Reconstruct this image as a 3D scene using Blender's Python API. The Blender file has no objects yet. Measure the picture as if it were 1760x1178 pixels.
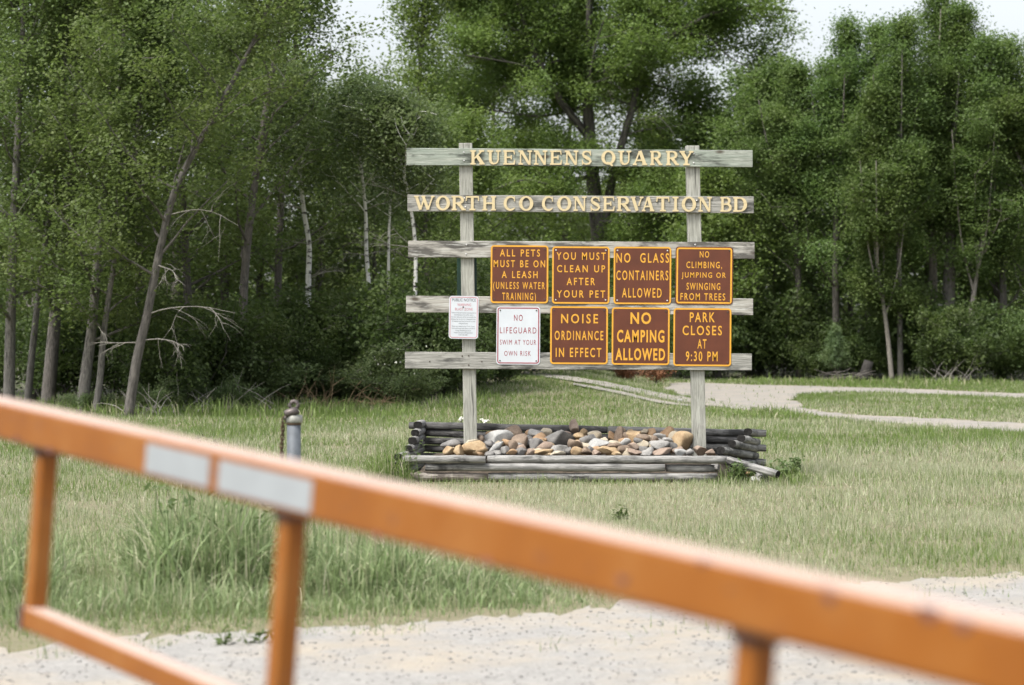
import bpy, bmesh, math, random
import numpy as np
from mathutils import Vector, Matrix

# ------------------------------------------------------------------ camera, world, sun
SC = bpy.context.scene
COL = SC.collection
F = 3911.0            # focal length in pixels of the 1760 px wide photograph
CAMZ = 1.6
HZ = 566.0            # horizon row
cam_d = bpy.data.cameras.new('camera')
cam = bpy.data.objects.new('camera', cam_d)
COL.objects.link(cam)
cam.location = (0, 0, CAMZ)
cam.rotation_euler = (math.radians(90), 0, 0)
cam_d.sensor_width = 36.0
cam_d.lens = F / 1760 * 36.0
cam_d.shift_y = (HZ - 589.0) / 1760.0
cam_d.clip_end = 2000
cam_d.dof.use_dof = True
cam_d.dof.focus_distance = 24.4
cam_d.dof.aperture_fstop = 2.9
SC.camera = cam

SUN_EL, SUN_AZ = 60.0, 226.0      # azimuth clockwise from +Y: behind the camera, to the left
w = bpy.data.worlds.new('World')
SC.world = w
w.use_nodes = True
nt = w.node_tree
bg = nt.nodes['Background']
sky = nt.nodes.new('ShaderNodeTexSky')
sky.sky_type = 'NISHITA'
sky.sun_disc = False
sky.sun_elevation = math.radians(SUN_EL)
sky.sun_rotation = math.radians(SUN_AZ)
sky.air_density = 1.0
sky.dust_density = 4.0
hs = nt.nodes.new('ShaderNodeHueSaturation')      # thin bright overcast: most of the blue is veiled
hs.inputs['Saturation'].default_value = 0.30
nt.links.new(sky.outputs[0], hs.inputs['Color'])
nt.links.new(hs.outputs[0], bg.inputs['Color'])
bg.inputs['Strength'].default_value = 0.15
sd = bpy.data.lights.new('sun', 'SUN')
sd.energy = 2.3
sd.angle = math.radians(14)
sd.color = (1.0, 0.96, 0.9)
sun = bpy.data.objects.new('sun', sd)
COL.objects.link(sun)
el, az = math.radians(SUN_EL), math.radians(SUN_AZ)
sdir = Vector((math.sin(az) * math.cos(el), math.cos(az) * math.cos(el), math.sin(el)))
sun.rotation_euler = (-sdir).to_track_quat('-Z', 'Y').to_euler()
sun.location = sdir * 60
SC.view_settings.view_transform = 'Standard'
SC.view_settings.look = 'None'
SC.view_settings.gamma = 1.0
SC.view_settings.exposure = 0.95
cy = SC.cycles
cy.max_bounces = 5
cy.diffuse_bounces = 3
cy.glossy_bounces = 2
cy.transmission_bounces = 3
cy.transparent_max_bounces = 4
cy.caustics_reflective = False
cy.caustics_refractive = False
cy.use_denoising = True

# ------------------------------------------------------------------ helpers
rng = np.random.default_rng(7)
random.seed(7)

def P(px, py, Y):
    return Vector(((px - 880.0) / F * Y, Y, CAMZ - (py - HZ) / F * Y))

def sstep(a, b, v):
    t = np.clip((v - a) / (b - a), 0, 1)
    return t * t * (3 - 2 * t)

def gz(x, y):
    """height of the ground: flat, with one low grassy rise behind the sign"""
    return 0.5 * sstep(36, 58, y) * sstep(4.3, 1.2, x) * sstep(-3.6, -0.9, x)

def G(px, py):
    """where the line of sight through a photograph pixel meets the ground"""
    k, m = (px - 880.0) / F, (py - HZ) / F
    Y = np.arange(6.0, 260.0, 0.05)
    below = CAMZ - m * Y <= gz(k * Y, Y)
    Yh = float(Y[np.argmax(below)]) if below.any() else 260.0
    if Yh < 36: Yh = CAMZ / m
    return (k * Yh, Yh)

def tag(o, label=None, cat=None, group=None, kind=None):
    if label: o['label'] = label
    if cat: o['category'] = cat
    if group: o['group'] = group
    if kind: o['kind'] = kind
    return o

def empty(name, loc, label, cat, group=None):
    o = bpy.data.objects.new(name, None)
    o.location = loc
    o.empty_display_size = 0.2
    COL.objects.link(o)
    return tag(o, label, cat, group)

def wloc(o):
    v = Vector(o.location)
    while o.parent:
        o = o.parent
        v += Vector(o.location)
    return v

def link(name, me, mats, parent=None):
    o = bpy.data.objects.new(name, me)
    for m in (mats if isinstance(mats, (list, tuple)) else [mats]):
        me.materials.append(m)
    COL.objects.link(o)
    if parent is not None:
        o.parent = parent
    return o

def np_mesh(name, verts, faces, k, attrs=None, smooth=False, mat_idx=None):
    """fast mesh: verts (n,3), faces (m,k) ints"""
    verts = np.asarray(verts, dtype=np.float32)
    faces = np.asarray(faces, dtype=np.int32)
    me = bpy.data.meshes.new(name)
    me.vertices.add(len(verts))
    me.vertices.foreach_set('co', verts.ravel())
    me.loops.add(faces.size)
    me.loops.foreach_set('vertex_index', faces.ravel())
    me.polygons.add(len(faces))
    me.polygons.foreach_set('loop_start', np.arange(0, faces.size, k, dtype=np.int32))
    me.polygons.foreach_set('loop_total', np.full(len(faces), k, dtype=np.int32))
    if mat_idx is not None:
        me.polygons.foreach_set('material_index', np.asarray(mat_idx, dtype=np.int32))
    me.update(calc_edges=True)
    if smooth:
        me.polygons.foreach_set('use_smooth', np.ones(len(faces), dtype=bool))
    if attrs:
        for an, (typ, data) in attrs.items():
            a = me.attributes.new(an, typ, 'POINT')
            key = 'value' if typ == 'FLOAT' else ('color' if typ == 'FLOAT_COLOR' else 'vector')
            a.data.foreach_set(key, np.asarray(data, dtype=np.float32).ravel())
    return me

class MB:
    """collects polygons (with a grain coordinate per vertex) into one mesh"""
    def __init__(s):
        s.v, s.f, s.g, s.mi, s.sm = [], [], [], [], []; s.fix = False
    def add(s, vs, fs, gs=None, mi=0, smooth=False):
        b = len(s.v)
        s.v += [tuple(v) for v in vs]
        s.g += [tuple(g) for g in (gs if gs is not None else vs)]
        for f in fs:
            s.f.append([b + i for i in f]); s.mi.append(mi); s.sm.append(smooth)
    def box(s, lo, hi, mi=0, along='x'):
        x0, y0, z0 = lo; x1, y1, z1 = hi
        vs = [(x0,y0,z0),(x1,y0,z0),(x1,y1,z0),(x0,y1,z0),(x0,y0,z1),(x1,y0,z1),(x1,y1,z1),(x0,y1,z1)]
        fs = [(0,3,2,1),(4,5,6,7),(0,1,5,4),(1,2,6,5),(2,3,7,6),(3,0,4,7)]
        gs = [(v[0],v[2],v[1]) if along == 'x' else (v[2],v[0],v[1]) for v in vs]
        s.add(vs, fs, gs, mi)
    def tube(s, pts, rads, n=6, mi=0, cap=True, sy=1.0, smooth=True, p=2.0, up=None):
        pts = [Vector(q) for q in pts]
        if not isinstance(rads, (list, tuple, np.ndarray)): rads = [rads] * len(pts)
        vs, gs, fs = [], [], []
        L = 0.0
        for i, q in enumerate(pts):
            d = (pts[min(i+1, len(pts)-1)] - pts[max(i-1, 0)])
            d = d.normalized() if d.length > 1e-9 else Vector((0,0,1))
            ref = Vector(up) if up else (Vector((0,0,1)) if abs(d.z) < 0.8 else Vector((0,1,0)))
            a = d.cross(ref).normalized(); b = a.cross(d).normalized()
            if i: L += (q - pts[i-1]).length
            for j in range(n):
                t = 2*math.pi*(j+0.5)/n
                c, sn = math.cos(t), math.sin(t)
                if p != 2.0:
                    k = (abs(c)**p + abs(sn)**p) ** (-1/p); c *= k; sn *= k
                vs.append(q + a*(c*rads[i]) + b*(sn*rads[i]*sy))
                gs.append((L, c*rads[i]+0.37*len(pts), sn*rads[i]))
        m = len(pts)
        for i in range(m-1):
            for j in range(n):
                fs.append((i*n+j, i*n+(j+1)%n, (i+1)*n+(j+1)%n, (i+1)*n+j))
        s.add(vs, fs, gs, mi, smooth)
        if cap:
            b0 = len(s.v) - m*n
            s.f.append([b0+j for j in reversed(range(n))]); s.mi.append(mi); s.sm.append(False)
            s.f.append([b0+(m-1)*n+j for j in range(n)]); s.mi.append(mi); s.sm.append(False)
    def prism(s, poly, y0, y1, mi=0):
        """poly: list of (x, z), extruded from y0 (front) to y1"""
        n = len(poly)
        ar = sum(poly[i][0]*poly[(i+1)%n][1]-poly[(i+1)%n][0]*poly[i][1] for i in range(n))
        if ar < 0: poly = poly[::-1]
        vs = [(x, y0, z) for x, z in poly] + [(x, y1, z) for x, z in poly]
        fs = [tuple(range(n)), tuple(range(2*n-1, n-1, -1))] + [(i, i+n, (i+1)%n+n, (i+1)%n) for i in range(n)]
        s.add(vs, fs, None, mi)
    def mesh(s, name, origin=(0,0,0)):
        o = Vector(origin)
        me = bpy.data.meshes.new(name)
        me.from_pydata([tuple(Vector(v)-o) for v in s.v], [], s.f)
        me.polygons.foreach_set('material_index', s.mi)
        me.polygons.foreach_set('use_smooth', s.sm)
        if s.fix:
            bm = bmesh.new(); bm.from_mesh(me); bmesh.ops.recalc_face_normals(bm, faces=bm.faces[:]); bm.to_mesh(me); bm.free()
        a = me.attributes.new('gc', 'FLOAT_VECTOR', 'POINT')
        a.data.foreach_set('vector', np.array(s.g, dtype=np.float32).ravel())
        me.update()
        return me
    def build(s, name, mats, parent=None, loc=None):
        """vertices were given in world space"""
        if parent is not None:
            return link(name, s.mesh(name, wloc(parent)), mats, parent)
        o = link(name, s.mesh(name, loc or (0,0,0)), mats)
        if loc: o.location = loc
        return o

def bevel(o, wdt, seg=2):
    m = o.modifiers.new('bevel', 'BEVEL'); m.width = wdt; m.segments = seg; m.limit_method = 'ANGLE'

# ------------------------------------------------------------------ materials
class NT:
    def __init__(s, name):
        s.m = bpy.data.materials.new(name); s.m.use_nodes = True
        s.t = s.m.node_tree; s.b = s.t.nodes['Principled BSDF']; s.out = s.t.nodes['Material Output']
    def n(s, typ, **kw):
        nd = s.t.nodes.new(typ)
        for k, v in kw.items():
            if k in nd.inputs.keys(): nd.inputs[k].default_value = v
            else: setattr(nd, k, v)
        return nd
    def l(s, a, b): s.t.links.new(a, b)
    def noise(s, vec, scale, detail=4, rough=0.6, mapscale=None):
        if mapscale is not None:
            mp = s.n('ShaderNodeMapping'); mp.inputs['Scale'].default_value = mapscale
            s.l(vec, mp.inputs['Vector']); vec = mp.outputs[0]
        nz = s.n('ShaderNodeTexNoise', Scale=scale, Detail=detail, Roughness=rough)
        s.l(vec, nz.inputs['Vector'])
        return nz.outputs['Fac']
    def ramp(s, fac, stops):
        r = s.n('ShaderNodeValToRGB')
        e = r.color_ramp.elements
        while len(e) < len(stops): e.new(0.5)
        for q, (p, c) in zip(e, stops):
            q.position = p; q.color = (c, c, c, 1) if isinstance(c, (int, float)) else (*c, 1)
        s.l(fac, r.inputs['Fac'])
        return r.outputs['Color']
    def mix(s, fac, a, b, blend='MIX'):
        m = s.n('ShaderNodeMix', data_type='RGBA', blend_type=blend)
        for sock, v in ((m.inputs[0], fac), (m.inputs[6], a), (m.inputs[7], b)):
            if hasattr(v, 'is_linked') or isinstance(v, bpy.types.NodeSocket): s.l(v, sock)
            elif isinstance(v, (int, float)): sock.default_value = v
            else: sock.default_value = (*v, 1)
        return m.outputs[2]
    def bump(s, h, strength, dist=0.01):
        b = s.n('ShaderNodeBump', Strength=strength, Distance=dist)
        s.l(h, b.inputs['Height']); s.l(b.outputs[0], s.b.inputs['Normal'])

def wood_mat(name, lo, mid, hi, tint=None, knots=True, stain=0.51):
    q = NT(name)
    at = q.n('ShaderNodeAttribute', attribute_name='gc')
    oi = q.n('ShaderNodeObjectInfo')
    ad = q.n('ShaderNodeVectorMath', operation='ADD')
    cmb = q.n('ShaderNodeCombineXYZ')
    mul = q.n('ShaderNodeMath', operation='MULTIPLY'); mul.inputs[1].default_value = 57.0
    q.l(oi.outputs['Random'], mul.inputs[0]); q.l(mul.outputs[0], cmb.inputs[0]); q.l(mul.outputs[0], cmb.inputs[2])
    q.l(at.outputs['Vector'], ad.inputs[0]); q.l(cmb.outputs[0], ad.inputs[1])
    v = ad.outputs[0]
    g1 = q.noise(v, 1.0, 5, 0.65, (2.2, 55, 55))
    g2 = q.noise(v, 1.0, 3, 0.6, (5.0, 160, 160))
    st = q.noise(v, 1.0, 4, 0.6, (2.6, 9, 4))
    c = q.ramp(g1, [(0.25, lo), (0.5, mid), (0.72, hi)])
    c = q.mix(0.45, c, q.ramp(g2, [(0.36, tuple(x*.6 for x in lo)), (0.6, hi)]))
    ck = q.noise(v, 1.0, 2, 0.5, (1.6, 70, 30))
    c = q.mix(q.ramp(ck, [(0.30, 0.85), (0.355, 0.0)]), c, tuple(x*.3 for x in lo))
    if tint:
        c = q.mix(q.ramp(q.noise(v, 1.0, 2, 0.5, (0.9, 6, 3)), [(0.38, 0.0), (0.6, 0.75)]), c, tint)
    dark = tuple(x*0.25 for x in lo)
    c = q.mix(q.ramp(st, [(stain, 0.0), (stain+0.13, 0.85)]), c, dark)
    pt = q.noise(v, 1.0, 4, 0.7, (3.4, 24, 12))
    c = q.mix(q.ramp(pt, [(0.54, 0.0), (0.64, 0.6)]), c, tuple(min(.5, x*1.12) for x in hi))   # remains of pale paint
    if knots:
        mp = q.n('ShaderNodeMapping'); mp.inputs['Scale'].default_value = (2.4, 6.0, 0.0)
        q.l(v, mp.inputs['Vector'])
        vo = q.n('ShaderNodeTexVoronoi', Scale=1.0, Randomness=1.0)
        q.l(mp.outputs[0], vo.inputs['Vector'])
        c = q.mix(q.ramp(vo.outputs['Distance'], [(0.08, 0.9), (0.17, 0.0)]), c, (0.06, 0.045, 0.03))
    q.l(c, q.b.inputs['Base Color'])
    q.b.inputs['Roughness'].default_value = 0.85
    q.bump(g1, 0.8, 0.008)
    return q.m

def plain(name, col, rough=0.6, var=0.15, scale=8, metallic=0.0, spec=None, bump=0.0):
    q = NT(name)
    tc = q.n('ShaderNodeTexCoord')
    nz = q.noise(tc.outputs['Object'], scale, 5, 0.6)
    c = q.mix(q.ramp(nz, [(0.35, 0.0), (0.65, 1.0)]), tuple(x*(1-var) for x in col), tuple(min(1, x*(1+var)) for x in col))
    q.l(c, q.b.inputs['Base Color'])
    q.b.inputs['Roughness'].default_value = rough
    q.b.inputs['Metallic'].default_value = metallic
    if spec is not None: q.b.inputs['Specular IOR Level'].default_value = spec
    if bump: q.bump(nz, bump, 0.01)
    return q.m

def leaf_mat(name, dark, light, trans=0.45, rough=0.55):
    q = NT(name)
    at = q.n('ShaderNodeAttribute', attribute_name='tint')
    oi = q.n('ShaderNodeObjectInfo')
    tc = q.n('ShaderNodeTexCoord')
    nz = q.noise(tc.outputs['Object'], 1.1, 2, 0.5)
    c = q.mix(at.outputs['Fac'], dark, light)
    c = q.mix(q.ramp(nz, [(0.4, 0.0), (0.62, 0.55)]), c, (light[0]*1.15, light[1]*1.0, light[2]*0.8))
    hsn = q.n('ShaderNodeHueSaturation')
    mr = q.n('ShaderNodeMapRange'); mr.inputs['To Min'].default_value = 0.49; mr.inputs['To Max'].default_value = 0.508
    mv = q.n('ShaderNodeMapRange'); mv.inputs['To Min'].default_value = 0.88; mv.inputs['To Max'].default_value = 1.12
    q.l(oi.outputs['Random'], mr.inputs['Value']); q.l(oi.outputs['Random'], mv.inputs['Value'])
    q.l(mr.outputs[0], hsn.inputs['Hue']); q.l(mv.outputs[0], hsn.inputs['Value'])
    hsn.inputs['Saturation'].default_value = 0.87
    q.l(c, hsn.inputs['Color'])
    c = hsn.outputs[0]
    q.l(c, q.b.inputs['Base Color'])
    q.b.inputs['Roughness'].default_value = rough
    q.b.inputs['Specular IOR Level'].default_value = 0.22
    tr = q.n('ShaderNodeBsdfTranslucent')
    tcol = q.mix(0.4, c, (light[0]*1.2, light[1]*1.3, light[2]*0.8))
    q.l(tcol, tr.inputs['Color'])
    ms = q.n('ShaderNodeMixShader', Fac=trans)
    q.l(q.b.outputs[0], ms.inputs[1]); q.l(tr.outputs[0], ms.inputs[2])
    q.l(ms.outputs[0], q.out.inputs['Surface'])
    return q.m

def blade_mat(name, trans=0.4):
    q = NT(name)
    at = q.n('ShaderNodeAttribute', attribute_name='col')
    q.l(at.outputs['Color'], q.b.inputs['Base Color'])
    q.b.inputs['Roughness'].default_value = 0.5
    q.b.inputs['Specular IOR Level'].default_value = 0.35
    tr = q.n('ShaderNodeBsdfTranslucent')
    q.l(at.outputs['Color'], tr.inputs['Color'])
    ms = q.n('ShaderNodeMixShader', Fac=trans)
    q.l(q.b.outputs[0], ms.inputs[1]); q.l(tr.outputs[0], ms.inputs[2])
    q.l(ms.outputs[0], q.out.inputs['Surface'])
    return q.m

def bark_mat(name, dark, light, marks=False, coarse=1.0):
    q = NT(name)
    at = q.n('ShaderNodeAttribute', attribute_name='gc')
    if marks:
        g1 = q.noise(at.outputs['Vector'], 1.0, 3, 0.6, (9, 4, 4))
        c = q.ramp(g1, [(0.36, dark), (0.43, light), (0.8, tuple(min(1, x*1.15) for x in light))])
    else:
        g1 = q.noise(at.outputs['Vector'], 1.0, 5, 0.75, (7*coarse, 34*coarse, 34*coarse))
        g2 = q.noise(at.outputs['Vector'], 1.0, 3, 0.6, (1.2, 4, 4))
        c = q.ramp(g1, [(0.38, dark), (0.62, light)])
        c = q.mix(q.ramp(g2, [(0.45, 0.0), (0.6, 0.6)]), c, tuple(x*0.55 for x in light))
    q.l(c, q.b.inputs['Base Color'])
    q.b.inputs['Roughness'].default_value = 0.9
    q.bump(g1, 0.6, 0.02)
    return q.m

M = {}
M['board_green'] = wood_mat('weathered_green_board', (0.152,0.168,0.136), (0.264,0.288,0.240), (0.368,0.384,0.336), tint=(0.275,0.322,0.272))
M['board_grey'] = wood_mat('weathered_grey_board', (0.160,0.160,0.144), (0.288,0.284,0.256), (0.384,0.376,0.344))
M['board_pale'] = wood_mat('weathered_pale_board', (0.216,0.200,0.176), (0.368,0.352,0.312), (0.480,0.464,0.416), stain=0.45)
M['post'] = wood_mat('weathered_post', (0.176,0.176,0.152), (0.320,0.320,0.280), (0.416,0.416,0.368), knots=False, stain=0.62)
M['timber'] = wood_mat('weathered_timber', (0.055,0.055,0.052), (0.20,0.197,0.188), (0.35,0.342,0.325), knots=False, stain=0.50)
M['timber_shaded'] = wood_mat('shaded_timber', (0.03,0.03,0.028), (0.075,0.073,0.07), (0.17,0.165,0.16), knots=False, stain=0.48)  # back wall logs: shadow inside the planter put into the timber colour
M['timber_brown'] = wood_mat('rotting_timber', (0.05,0.035,0.028), (0.13,0.10,0.08), (0.40,0.37,0.33), knots=False, stain=0.46)
M['timber_end'] = plain('dark_timber_end', (0.022,0.021,0.02), 0.95, 0.5, 40, spec=0.1)
M['cream'] = plain('cream_letter_paint', (0.57,0.47,0.275), 0.55, 0.05, 12)
M['brown'] = plain('brown_sign_face', (0.106,0.0285,0.0115), 0.42, 0.16, 3)
M['yellow'] = plain('yellow_sign_legend', (0.66,0.33,0.032), 0.45, 0.05, 9)
M['white'] = plain('white_sign_face', (0.55,0.585,0.62), 0.4, 0.04, 5)
M['red'] = plain('red_sign_legend', (0.28,0.03,0.045), 0.45, 0.08, 9)
M['black'] = plain('dark_sign_legend', (0.06,0.06,0.075), 0.5, 0.1, 9)
M['palered'] = plain('faded_red_legend', (0.50,0.16,0.19), 0.5, 0.1, 9)
M['green_panel'] = plain('dark_green_panel', (0.012,0.045,0.03), 0.5, 0.15, 6)
M['bolt'] = plain('galvanised_bolt', (0.55,0.55,0.54), 0.4, 0.2, 60, metallic=0.7)
M['steel_dark'] = plain('dark_screw', (0.06,0.045,0.035), 0.6, 0.3, 60)

# ------------------------------------------------------------------ ground
def smooth_poly(pts, n=6, jit=0.0, seed=1):
    """closed polygon subdivided (with Catmull-Rom) and roughened"""
    r = random.Random(seed); out = []
    m = len(pts)
    for i in range(m):
        p0, p1, p2, p3 = (np.array(pts[(i+k-1) % m], float) for k in range(4))
        for j in range(n):
            t = j/n
            q = 0.5*((2*p1)+(-p0+p2)*t+(2*p0-5*p1+4*p2-p3)*t*t+(-p0+3*p1-3*p2+p3)*t**3)
            out.append((q[0]+r.uniform(-jit,jit), q[1]+r.uniform(-jit,jit)))
    return out

def inside(poly, x, y):
    poly = np.asarray(poly); res = np.zeros(len(x), bool)
    n = len(poly)
    for i in range(n):
        x0, y0 = poly[i]; x1, y1 = poly[(i+1) % n]
        c = ((y0 > y) != (y1 > y))
        if y1 != y0:
            res ^= c & (x < (x1-x0)*(y-y0)/(y1-y0)+x0)
    return res

def edge_dist(line, x, y):
    """distance to an open polyline"""
    d = np.full(len(x), 1e9)
    for (x0, y0), (x1, y1) in zip(line[:-1], line[1:]):
        dx, dy = x1-x0, y1-y0
        t = np.clip(((x-x0)*dx+(y-y0)*dy)/(dx*dx+dy*dy+1e-12), 0, 1)
        d = np.minimum(d, np.hypot(x-x0-t*dx, y-y0-t*dy))
    return d

def sheet(name, poly, z, mat, kind='structure'):
    bm = bmesh.new()
    vs = [bm.verts.new((x, y, z)) for x, y in poly]
    es = [bm.edges.new((vs[i], vs[(i+1) % len(vs)])) for i in range(len(vs))]
    bmesh.ops.triangle_fill(bm, edges=es, use_beauty=True)
    for f in bm.faces:
        if f.normal.z < 0: f.normal_flip()
    me = bpy.data.meshes.new(name); bm.to_mesh(me); bm.free()
    o = link(name, me, mat)
    o['kind'] = kind
    return o

def ground_mat():
    q = NT('lawn_soil')
    tc = q.n('ShaderNodeTexCoord'); v = tc.outputs['Object']
    a = q.noise(v, 0.35, 4, 0.6); b = q.noise(v, 9, 5, 0.7); c3 = q.noise(v, 60, 3, 0.7)
    c = q.ramp(b, [(0.3, (0.07,0.075,0.03)), (0.5, (0.15,0.14,0.075)), (0.7, (0.26,0.215,0.145))])
    c = q.mix(q.ramp(a, [(0.4, 0.0), (0.65, 0.6)]), c, (0.17,0.17,0.085))
    c = q.mix(0.5, c, q.ramp(c3, [(0.3, (0.06,0.06,0.03)), (0.7, (0.27,0.235,0.15))]))
    q.l(c, q.b.inputs['Base Color']); q.b.inputs['Roughness'].default_value = 0.95
    q.bump(b, 0.6, 0.03)
    return q.m

def gravel_mat(name, base, lo, dust, scale=42):
    q = NT(name)
    tc = q.n('ShaderNodeTexCoord'); v = tc.outputs['Object']
    vo = q.n('ShaderNodeTexVoronoi', Scale=scale); q.l(v, vo.inputs['Vector'])
    vo2 = q.n('ShaderNodeTexVoronoi', Scale=scale*0.43); q.l(v, vo2.inputs['Vector'])
    sep = q.n('ShaderNodeSeparateColor'); q.l(vo.outputs['Color'], sep.inputs[0])
    sep2 = q.n('ShaderNodeSeparateColor'); q.l(vo2.outputs['Color'], sep2.inputs[0])
    c = q.ramp(sep.outputs[0], [(0.0, lo), (0.25, base), (0.8, tuple(min(0.9, x*1.12) for x in base)), (1.0, tuple(x*0.82 for x in base))])
    c = q.mix(q.ramp(sep2.outputs[1], [(0.86, 0.0), (0.9, 0.3)]), c, tuple(x*0.9 for x in lo))
    big = q.noise(v, 0.9, 5, 0.65)
    c = q.mix(q.ramp(big, [(0.40, 0.95), (0.56, 0.05)]), c, dust)
    mid_ = q.noise(v, 3.2, 5, 0.7)
    c = q.mix(q.ramp(mid_, [(0.42, 0.0), (0.62, 0.35)]), c, tuple(x*0.72 for x in base))
    q.l(c, q.b.inputs['Base Color']); q.b.inputs['Roughness'].default_value = 0.95
    q.bump(vo.outputs['Distance'], 0.5, 0.012)
    return q.m

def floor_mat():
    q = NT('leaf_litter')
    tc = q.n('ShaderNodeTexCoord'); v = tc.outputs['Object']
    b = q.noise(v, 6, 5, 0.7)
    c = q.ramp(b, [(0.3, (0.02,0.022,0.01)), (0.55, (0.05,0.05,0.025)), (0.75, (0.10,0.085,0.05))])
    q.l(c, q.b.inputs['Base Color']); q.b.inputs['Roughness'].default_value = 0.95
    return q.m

M['soil'] = ground_mat()
M['gravel'] = gravel_mat('pale_gravel', (0.270,0.262,0.246), (0.215,0.210,0.20), (0.315,0.277,0.222))
M['road'] = gravel_mat('road_gravel', (0.245,0.23,0.205), (0.15,0.14,0.125), (0.285,0.255,0.215), 26)
M['floor'] = floor_mat()

sheet('ground', [(-400,-120),(400,-120),(400,700),(-400,700)], 0.0, M['soil'])

# gravel car park in front, its ragged edge read off the photograph
lot_edge_px = [(-500,1120),(-260,1112),(0,1104),(120,1098),(260,1085),(400,1082),(520,1072),(640,1066),(760,1060),(880,1052),(980,1048),(1060,1040),
               (1180,1026),(1300,1014),(1420,1006),(1520,1001),(1640,992),(1760,984),(1960,968),(2400,940)]
lot_edge_px = [(x, y+(9 if x < 1000 else 0)) for x, y in lot_edge_px]
lot_edge = [G(*p) for p in lot_edge_px]
_r = random.Random(3)
rag = []
for (a, b) in zip(lot_edge[:-1], lot_edge[1:]):
    for j in range(8):
        t = j/8
        rag.append((a[0]+(b[0]-a[0])*t+_r.uniform(-.03,.03), a[1]+(b[1]-a[1])*t+_r.uniform(-.12,.12)+.22*math.sin(a[0]*2.3+j*.5)*math.sin(a[0]*.9+1)))
rag.append(lot_edge[-1])
lot_poly = rag + [(30, 22), (30, -15), (-30, -15), (-30, lot_edge[0][1])]
sheet('gravel_lot', lot_poly, 0.004, M['gravel'])

# the loop road on the right and the worn wheel track that leaves it
road_outer_px = [(1150,660),(1200,658.5),(1300,662),(1420,665),(1560,669),(1760,677),(2000,686),(2000,693),(1760,685),(1600,678.5),(1480,675),(1400,677),
                 (1368,683),(1362,690),(1385,701),(1430,709),(1500,714.5),(1600,720),(1760,728),(2000,739),(2000,755),(1760,743),(1600,733),(1480,724),(1400,715),(1330,706),(1260,696),(1200,686),(1155,674)]
road_poly = smooth_poly([G(*p) for p in road_outer_px], 7, 0.20, 5)
sheet('gravel_road', road_poly, 0.004, M['road'])
def rut_px(center, half):
    return [(x, y-half*k) for x, y, k in center] + [(x, y+half*k) for x, y, k in center[::-1]]
rutA = [(900,642.5,0.5),(940,647,0.7),(985,653,0.9),(1035,661,1.0),(1090,672,1.1),(1150,684,1.1),(1215,694,1.1),(1290,704,0.9)]
rutB = [(985,662,0.6),(1030,670,0.9),(1075,679,1.0),(1120,690,0.9),(1165,697,0.8),(1200,700,0.4)]
def ribbon(name, mid, half, z, mat, seed):
    """strip of worn ground that follows the rise; returns its outline"""
    r = random.Random(seed)
    c = catmull2([(x, y, k) for x, y, k in mid], 6)
    L, Rr = [], []
    for (x, y, k) in c:
        h = half*k*r.uniform(.8,1.2)
        a, b = G(x, y-h), G(x, y+h)
        L.append(a); Rr.append(b)
    vs, fs = [], []
    for i, (a, b) in enumerate(zip(L, Rr)):
        for t in (0, .25, .5, .75, 1):
            q = (a[0]+(b[0]-a[0])*t, a[1]+(b[1]-a[1])*t)
            vs.append((q[0], q[1], float(gz(q[0], q[1]))+z))
        if i:
            for j in range(4): fs.append(((i-1)*5+j, (i-1)*5+j+1, i*5+j+1, i*5+j))
    me = bpy.data.meshes.new(name); me.from_pydata(vs, [], fs)
    bm = bmesh.new(); bm.from_mesh(me); bmesh.ops.recalc_face_normals(bm, faces=bm.faces[:]); bm.to_mesh(me); bm.free()
    o = link(name, me, mat); o['kind'] = 'structure'
    return L + Rr[::-1]
def catmull2(pts, n):
    pts = [np.array(p, float) for p in pts]; out = []
    for i in range(len(pts)-1):
        p0, p1, p2, p3 = pts[max(i-1,0)], pts[i], pts[i+1], pts[min(i+2,len(pts)-1)]
        for j in range(n):
            t = j/n
            out.append(0.5*((2*p1)+(-p0+p2)*t+(2*p0-5*p1+4*p2-p3)*t*t+(-p0+3*p1-3*p2+p3)*t**3))
    return out + [pts[-1]]
rutA_poly = ribbon('wheel_track', rutA, 4.0, 0.022, M['road'], 8)
rutB_poly = ribbon('wheel_track', rutB, 2.4, 0.028, M['road'], 9)
nx, ny = 60, 90
vs, fs = [], []
for j in range(ny+1):
    for i in range(nx+1):
        x, y = -10+16*i/nx, 34+86*j/ny
        vs.append((x, y, float(gz(x, y))-0.006))
for j in range(ny):
    for i in range(nx):
        a = j*(nx+1)+i; fs.append((a, a+1, a+nx+2, a+nx+1))
me = bpy.data.meshes.new('grassy_rise'); me.from_pydata(vs, [], fs)
o = link('grassy_rise', me, M['soil']); o['kind'] = 'structure'

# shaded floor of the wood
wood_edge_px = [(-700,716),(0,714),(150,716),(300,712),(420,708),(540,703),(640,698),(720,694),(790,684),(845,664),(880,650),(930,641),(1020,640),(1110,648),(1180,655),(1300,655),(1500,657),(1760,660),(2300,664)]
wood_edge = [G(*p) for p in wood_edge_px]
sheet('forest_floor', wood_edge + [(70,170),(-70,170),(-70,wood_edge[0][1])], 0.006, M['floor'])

# ------------------------------------------------------------------ the notice board: posts, boards, cut-out letters
SY = 24.5
sx_, sz_ = P(1004, 830, SY).x, 0.0
sign = empty('sign_frame', (P(1000, 800, SY).x, SY + 0.07, 0.0),
             'tall weathered wooden sign frame of two posts and five boards with cream serif lettering', 'sign')

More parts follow.
